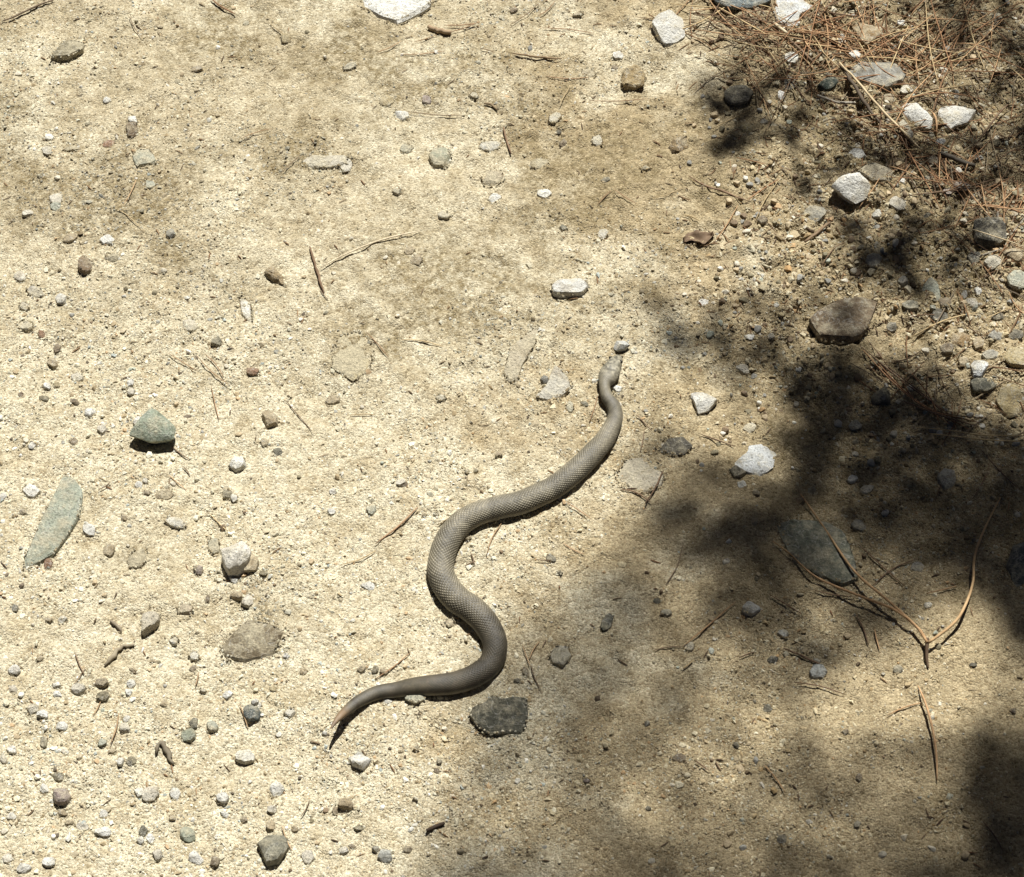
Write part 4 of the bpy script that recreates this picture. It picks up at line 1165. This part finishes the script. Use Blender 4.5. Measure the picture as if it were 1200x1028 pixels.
# the litter in the upper right corner: needles thrown at all angles along two drifts
rn = random.Random(31)
DRIFT = [((820, 15), (910, 50), 40, 20), ((890, 55), (1000, 60), 45, 26), ((985, 40), (1090, 75), 45, 20), ((1060, 70), (1160, 55), 40, 16),
         ((1040, 100), (1120, 130), 45, 10), ((1010, 130), (1080, 200), 40, 18), ((1080, 190), (1190, 250), 40, 24), ((930, 60), (1190, 10), 50, 20), ((1140, 20), (1200, 120), 30, 10), ((850, 80), (960, 120), 40, 10)]
for (ax, ay), (bx, by), spread, cnt in DRIFT:
    for k in range(cnt):
        t = rn.random()
        cx = ax + (bx - ax) * t + rn.gauss(0, 16); cy = ay + (by - ay) * t + rn.gauss(0, spread * 0.35)
        ang = math.atan2(by - ay, bx - ax) + rn.gauss(0, 0.75)
        ln = rn.uniform(35, 125)
        dx, dy = math.cos(ang) * ln / 2, math.sin(ang) * ln / 2 * 0.8
        bw = rn.uniform(-0.12, 0.12)
        m = (cx - dy * bw, cy + dx * bw)
        col = rn.choices(['red', 'orange', 'dark', 'straw'], [5, 5, 2, 2])[0]
        strand('pine_needle', [(cx - dx, cy - dy), m, (cx + dx, cy + dy)], rn.uniform(1.6, 2.3), col, unique(f'{"short" if ln < 60 else "long" if ln > 95 else "thin"} {NCN[col]} needle', cx, cy), lift=[rn.uniform(1, 5), rn.uniform(2, 10), rn.uniform(1, 5)], group='needles in the litter at the upper right')


# the finer tangle between them, past counting: one mass
def tangle():
    r = random.Random(4)
    VV, FF, CC, o = [], [], [], 0
    for (ax, ay), (bx, by), spread, cnt in DRIFT + [((1100, 230), (1210, 330), 60, 20), ((1120, 380), (1210, 500), 50, 10), ((1040, 420), (1130, 500), 30, 10), ((1160, 120), (1210, 300), 40, 14)]:
        for k in range(int(cnt * 2.6)):
            t = r.random()
            cx = ax + (bx - ax) * t + r.gauss(0, 24); cy = ay + (by - ay) * t + r.gauss(0, spread * 0.5)
            ang = math.atan2(by - ay, bx - ax) + r.gauss(0, 0.9)
            ln = r.uniform(14, 80)
            dx, dy = math.cos(ang) * ln / 2, math.sin(ang) * ln / 2 * 0.8
            bw = r.uniform(-0.15, 0.15)
            P = strand_points([(cx - dx, cy - dy), (cx - dy * bw, cy + dx * bw), (cx + dx, cy + dy)], [r.uniform(0, 2), r.uniform(0.5, 4), r.uniform(0, 2)], n=6)
            V, F = tube(P, np.array([.5, .9, 1, 1, .9, .4]) * r.uniform(0.5, 0.8) * 1e-3, 4)
            VV.append(V); FF += [[i + o for i in f] for f in F]; o += len(V)
            c = r.choice([(.26, .145, .075), (.34, .20, .105), (.12, .075, .045), (.40, .31, .19), (.24, .19, .13), (.20, .115, .06)])
            CC += [c] * len(V)
    me = bpy.data.meshes.new('needle_tangle')
    me.from_pydata(np.vstack(VV).tolist(), [], FF)
    me.materials.append(M_GRAIN)
    point_color(me, 'col', np.array(CC))
    tag(link('needle_tangle', me), 'fine tangle of broken brown needles in the upper right litter', 'litter', kind='stuff')


tangle()

# fine needle crumbs: one mass
def crumbs():
    VV, FF = [], []
    cols = []
    off = 0
    r = np.random.default_rng(3)
    for k in range(2600):
        if k % 3:
            px = r.uniform(780, 1240); py = r.uniform(-40, 400)
            if r.uniform() > 0.15 + 0.85 * float(rough_zone(px, py)):
                continue
        else:
            px = r.uniform(-40, 1240); py = r.uniform(-40, 1060)
            if r.uniform() > (0.75 if py < 430 else 0.4):
                continue
        a = r.uniform(0, 6.28); ln = r.uniform(0.003, 0.016) * (1.2 if px > 800 and py < 300 else 0.7)
        q = W(px, py)
        P = np.array([[q.x - math.cos(a) * ln / 2, q.y - math.sin(a) * ln / 2, 0], [q.x, q.y, 0.0004], [q.x + math.cos(a) * ln / 2, q.y + math.sin(a) * ln / 2, 0]])
        P[:, 2] += G(P[:, 0], P[:, 1]) + 0.0009
        V, F = tube(P, np.array([.35, .6, .3]) * 1e-3 * r.uniform(0.8, 1.5), 4)
        VV.append(V); FF += [[i + off for i in f] for f in F]
        off += len(V)
        c = [(.26, .15, .08), (.34, .22, .12), (.12, .08, .05), (.44, .35, .22), (.20, .14, .085)][r.integers(0, 5)]
        cols += [c] * len(V)
    me = bpy.data.meshes.new('needle_crumbs')
    me.from_pydata(np.vstack(VV).tolist(), [], FF)
    me.materials.append(M_GRAIN)
    point_color(me, 'col', np.array(cols))
    tag(link('needle_crumbs', me), 'fine brown crumbs of broken needles strewn over the ground', 'litter', kind='stuff')


crumbs()


# the curled dead leaf on the sunny sand
def curled_leaf():
    q = W(818, 284)
    root_z = g1(q.x, q.y)
    U, Vn = 14, 7
    vs, fs = [], []
    for i in range(U):
        t = i / (U - 1)
        wd = 0.0085 * math.sin(math.pi * min(max(t, 0.02), 0.98)) ** 0.7
        for j in range(Vn):
            v = j / (Vn - 1) * 2 - 1
            x = (t - 0.5) * 0.036
            vs.append((x, v * wd + 0.002 * math.sin(t * 7), 0.0015 + 0.0042 * v * v + 0.0018 * math.sin(t * 11 + v * 2) + 0.0012 * math.sin(v * 9 + t * 23)))
    for i in range(U - 1):
        for j in range(Vn - 1):
            fs.append((i * Vn + j, (i + 1) * Vn + j, (i + 1) * Vn + j + 1, i * Vn + j + 1))
    me = bpy.data.meshes.new('dead_leaf')
    me.from_pydata(vs, [], fs)
    me.polygons.foreach_set('use_smooth', np.ones(len(me.polygons), dtype=bool))
    me.materials.append(M_NEEDLE)
    o = link('dead_leaf', me, None, (q.x, q.y, root_z + 0.0004), (.16, .11, .07))
    sm = o.modifiers.new('thickness', 'SOLIDIFY'); sm.thickness = 0.0006
    o.rotation_euler = (0, 0, 0.25)
    tag(o, 'curled brown dead leaf on sunny sand, upper right', 'leaf')


curled_leaf()

# ------------------------------------------------------------------ the pine whose boughs shade the right of the picture
# how much sun gets through the boughs, in tenths, on a grid over the ground: columns every 50, rows every 40 photograph pixels
SUNLIT = """
9 9 9 9 9 9 9 9 9 9 9 7 5 5 8 7
9 9 9 9 9 9 9 9 9 9 9 8 2 3 7 6
9 9 9 9 9 9 8 5 7 9 9 9 9 5 2 2
9 9 9 9 9 9 6 2 4 5 7 9 9 6 2 1
9 9 9 9 9 9 7 2 3 4 5 7 7 5 1 1
9 9 9 9 9 9 9 7 5 4 3 3 3 3 2 2
9 9 9 9 9 9 9 9 9 8 9 8 8 5 6 5
9 9 9 9 9 9 9 9 9 6 3 2 3 5 6 5
9 9 9 9 9 9 9 9 8 7 2 1 3 7 8 6
9 9 9 9 9 8 7 4 4 5 6 7 7 7 8 6
9 9 9 9 9 6 2 3 3 4 4 6 8 8 8 5
9 9 9 9 9 8 7 7 3 1 1 3 5 9 8 4
9 9 9 9 9 9 9 9 7 1 1 1 3 6 5 3
9 9 9 9 9 6 4 7 7 1 1 1 1 1 1 1
9 9 9 9 9 7 3 3 3 1 1 1 1 1 1 1
9 9 9 9 8 6 2 1 1 2 1 1 1 0 1 1
9 9 9 8 7 5 2 1 1 2 2 2 1 0 0 0
9 9 8 7 5 4 4 3 2 2 2 3 3 1 0 0
9 9 5 4 4 4 4 3 3 3 3 3 6 5 1 1
9 7 4 4 4 4 4 4 4 3 3 5 8 9 6 3
8 5 4 4 4 5 4 4 4 5 8 8 8 9 8 5
8 6 4 4 4 5 5 5 7 7 8 8 6 5 6 4
8 6 4 4 4 5 5 5 5 5 5 5 3 2 2 2
8 6 5 5 5 5 6 6 5 5 4 4 4 1 0 0
7 5 5 5 5 5 4 4 4 4 4 3 3 1 0 0
6 4 4 5 4 4 4 3 3 3 3 3 2 1 0 0
4 3 3 4 4 4 3 3 3 3 3 3 2 2 1 1
4 3 3 4 4 4 3 3 3 3 3 3 2 2 1 1"""
SUNLIT = np.array([[float(v) for v in r.split()] for r in SUNLIT.strip().split('\n')])


def shade_depth(px, py):
    n1 = fbm(px / 45.0, py / 38.0, 61, 3); n2 = fbm(px / 60.0, py / 50.0, 66, 3)
    u = np.clip((px + 45 * n1 - 500) / 50.0, 0, 14.999); v = np.clip((py + 40 * n2) / 40.0, 0, 26.999)
    i = np.floor(u).astype(int); j = np.floor(v).astype(int)
    fu = u - i; fv = v - j
    fu = fu * fu * (3 - 2 * fu); fv = fv * fv * (3 - 2 * fv)
    g = (SUNLIT[j, i] * (1 - fu) + SUNLIT[j, i + 1] * fu) * (1 - fv) + (SUNLIT[j + 1, i] * (1 - fu) + SUNLIT[j + 1, i + 1] * fu) * fv
    g = np.maximum(g, 0.3)
    T = (g / 9.0) ** 1.25 * smooth(0.0, 3.0, g) ** 0.5
    d = -np.log(T)
    d = d * (1 + 0.15 * smooth(540, 700, py)) * smooth(420, 500, px) * (1 + 0.75 * fbm(px / 28.0, py / 24.0, 63, 3))
    return np.clip(np.where(g > 8.7, 0, d), 0, 4)


def pine_tree():
    cell = 0.01
    gx = np.arange(-0.25, 1.0, cell); gy = np.arange(-0.68, 0.85, cell)
    X, Y = np.meshgrid(gx, gy)
    px, py = to_px(X, Y)
    R = shade_depth(px, py)
    tot = R.copy()
    rng = np.random.default_rng(8)
    tufts = []
    while len(tufts) < 1500:
        k = np.argmax(R + rng.normal(0, 0.05, R.shape))
        i, j = np.unravel_index(k, R.shape)
        if R[i, j] < 0.13:
            break
        x, y = X[i, j] + rng.normal(0, .004), Y[i, j] + rng.normal(0, .004)
        qx, qy = to_px(x, y)
        amp = min(0.9, max(0.25, R[i, j]))
        sg = 0.017
        R -= amp * np.exp(-((X - x) ** 2 + (Y - y) ** 2) / (2 * sg * sg))
        Ld = 1.8 + 2.6 * float(smooth(150, 950, qy)) + 2.0 * float(smooth(900, 600, qx)) + rng.normal(0, 0.22)
        P = Vector((x, y, 0)) + SUN * Ld
        tufts.append((P.x, P.y, P.z, amp, sg))
    print('tufts', len(tufts))
    root = bpy.data.objects.new('pine_tree', None)
    COL.objects.link(root)
    tx, ty = 2.7, 3.0
    root.location = (tx, ty, g1(tx, ty))
    off = np.array(root.location[:])
    tag(root, 'pine tree outside the picture whose boughs throw the dappled shade', 'tree')
    # trunk
    hts = np.linspace(-0.1, 9.5, 30)
    P = np.column_stack([0.06 * np.sin(hts * 0.9), 0.05 * np.cos(hts * 0.7), hts])
    V, F = tube(P, np.interp(hts, [0, 0.5, 9.5], [0.24, 0.18, 0.03]), 14)
    # (vertical axis: give the tube a side vector of its own)
    a = np.arange(14) / 14 * 2 * math.pi
    V = (P[:, None] + np.stack([np.cos(a), np.sin(a), 0 * a], 1)[None] * np.interp(hts, [0, 0.5, 9.5], [0.24, 0.18, 0.03])[:, None, None]).reshape(-1, 3)
    me = bpy.data.meshes.new('trunk'); me.from_pydata(V.tolist(), [], F); me.materials.append(M_BARK)
    me.polygons.foreach_set('use_smooth', np.ones(len(me.polygons), dtype=bool))
    link('trunk', me, root)
    # further tufts about the trunk, away from the frame
    extra = []
    for k in range(260):
        z = rng.uniform(3.2, 9.3)
        r = rng.uniform(0.3, 1.0) * (9.9 - z) * 0.22 + 0.1
        b = rng.uniform(0, 6.28)
        extra.append((tx + math.cos(b) * r, ty + math.sin(b) * r, z))
    # minimum spanning tree from the trunk through the tufts -> limbs and twigs
    T = np.array([t[:3] for t in tufts])
    order = [];
    start = np.array((tx, ty, 5.2))
    dist = np.linalg.norm(T - start, axis=1) * 1.0
    par = np.full(len(T), -1)
    done = np.zeros(len(T), bool)
    for _ in range(len(T)):
        k = int(np.argmin(np.where(done, 1e9, dist)))
        done[k] = True; order.append(k)
        d = np.linalg.norm(T - T[k], axis=1)
        up = d < dist
        par = np.where(up & ~done, k, par); dist = np.where(up & ~done, d, dist)
    cnt = np.ones(len(T))
    for k in order[::-1]:
        if par[k] >= 0:
            cnt[par[k]] += cnt[k]
    VV, FF, o = [], [], 0
    for k in order:
        A = start if par[k] < 0 else T[par[k]]
        B = T[k]
        m = (A + B) / 2 + rng.normal(0, 0.004, 3)
        rad = min(0.0012 + 0.0005 * math.sqrt(cnt[k]), 0.0045)
        V, F = tube(np.array([A, m, B]) - off, np.array([rad, rad, rad * .8]), 5)
        VV.append(V); FF += [[i + o for i in f] for f in F]; o += len(V)
    for e in extra:
        A = np.array((tx, ty, e[2] - 0.15)); B = np.array(e)
        V, F = tube(np.array([A, (A + B) / 2, B]) - off, np.array([.02, .012, .005]), 5)
        VV.append(V); FF += [[i + o for i in f] for f in F]; o += len(V)
    me = bpy.data.meshes.new('branches'); me.from_pydata(np.vstack(VV).tolist(), [], FF); me.materials.append(M_BARK)
    tag(link('branches', me, root), kind='stuff')
    # crown: every tuft a burst of flat-sided needles
    vs = []
    for (x, y, z, amp, sg) in tufts:
        ln = 0.042; wd = 0.0019
        n = max(4, int(round(1.75 * amp * 2 * math.pi * sg * sg / (ln * wd * 0.72))))
        d = rng.normal(0, 1, (n, 3)); d /= np.linalg.norm(d, axis=1)[:, None]
        c = np.array((x, y, z)) - off + d * 0.004
        w = np.cross(d, rng.normal(0, 1, (n, 3))); w /= np.linalg.norm(w, axis=1)[:, None]
        l = ln * rng.uniform(0.7, 1.25, n)[:, None]
        h = np.cross(d, w)
        vs.append(np.stack([c + w * wd * .5, c - w * wd * .25 + h * wd * .43, c - w * wd * .25 - h * wd * .43, c + d * l], 1))
    for e in extra:
        n = 60; ln = 0.14; wd = 0.004
        d = rng.normal(0, 1, (n, 3)); d /= np.linalg.norm(d, axis=1)[:, None]
        c = np.array(e) - off + d * 0.004 + rng.normal(0, 0.05, (n, 3))
        w = np.cross(d, rng.normal(0, 1, (n, 3))); w /= np.linalg.norm(w, axis=1)[:, None]
        h = np.cross(d, w)
        vs.append(np.stack([c + w * wd * .5, c - w * wd * .25 + h * wd * .43, c - w * wd * .25 - h * wd * .43, c + d * ln], 1))
    Vc = np.concatenate(vs, 0)
    n = len(Vc)
    bf = np.array([(0, 1, 3), (1, 2, 3), (2, 0, 3)])
    F = (bf[None] + (np.arange(n) * 4)[:, None, None]).reshape(-1, 3)
    me = mesh_np('crown', Vc.reshape(-1, 3), F, M_LEAF, False)
    tag(link('crown', me, root), kind='stuff')


pine_tree()
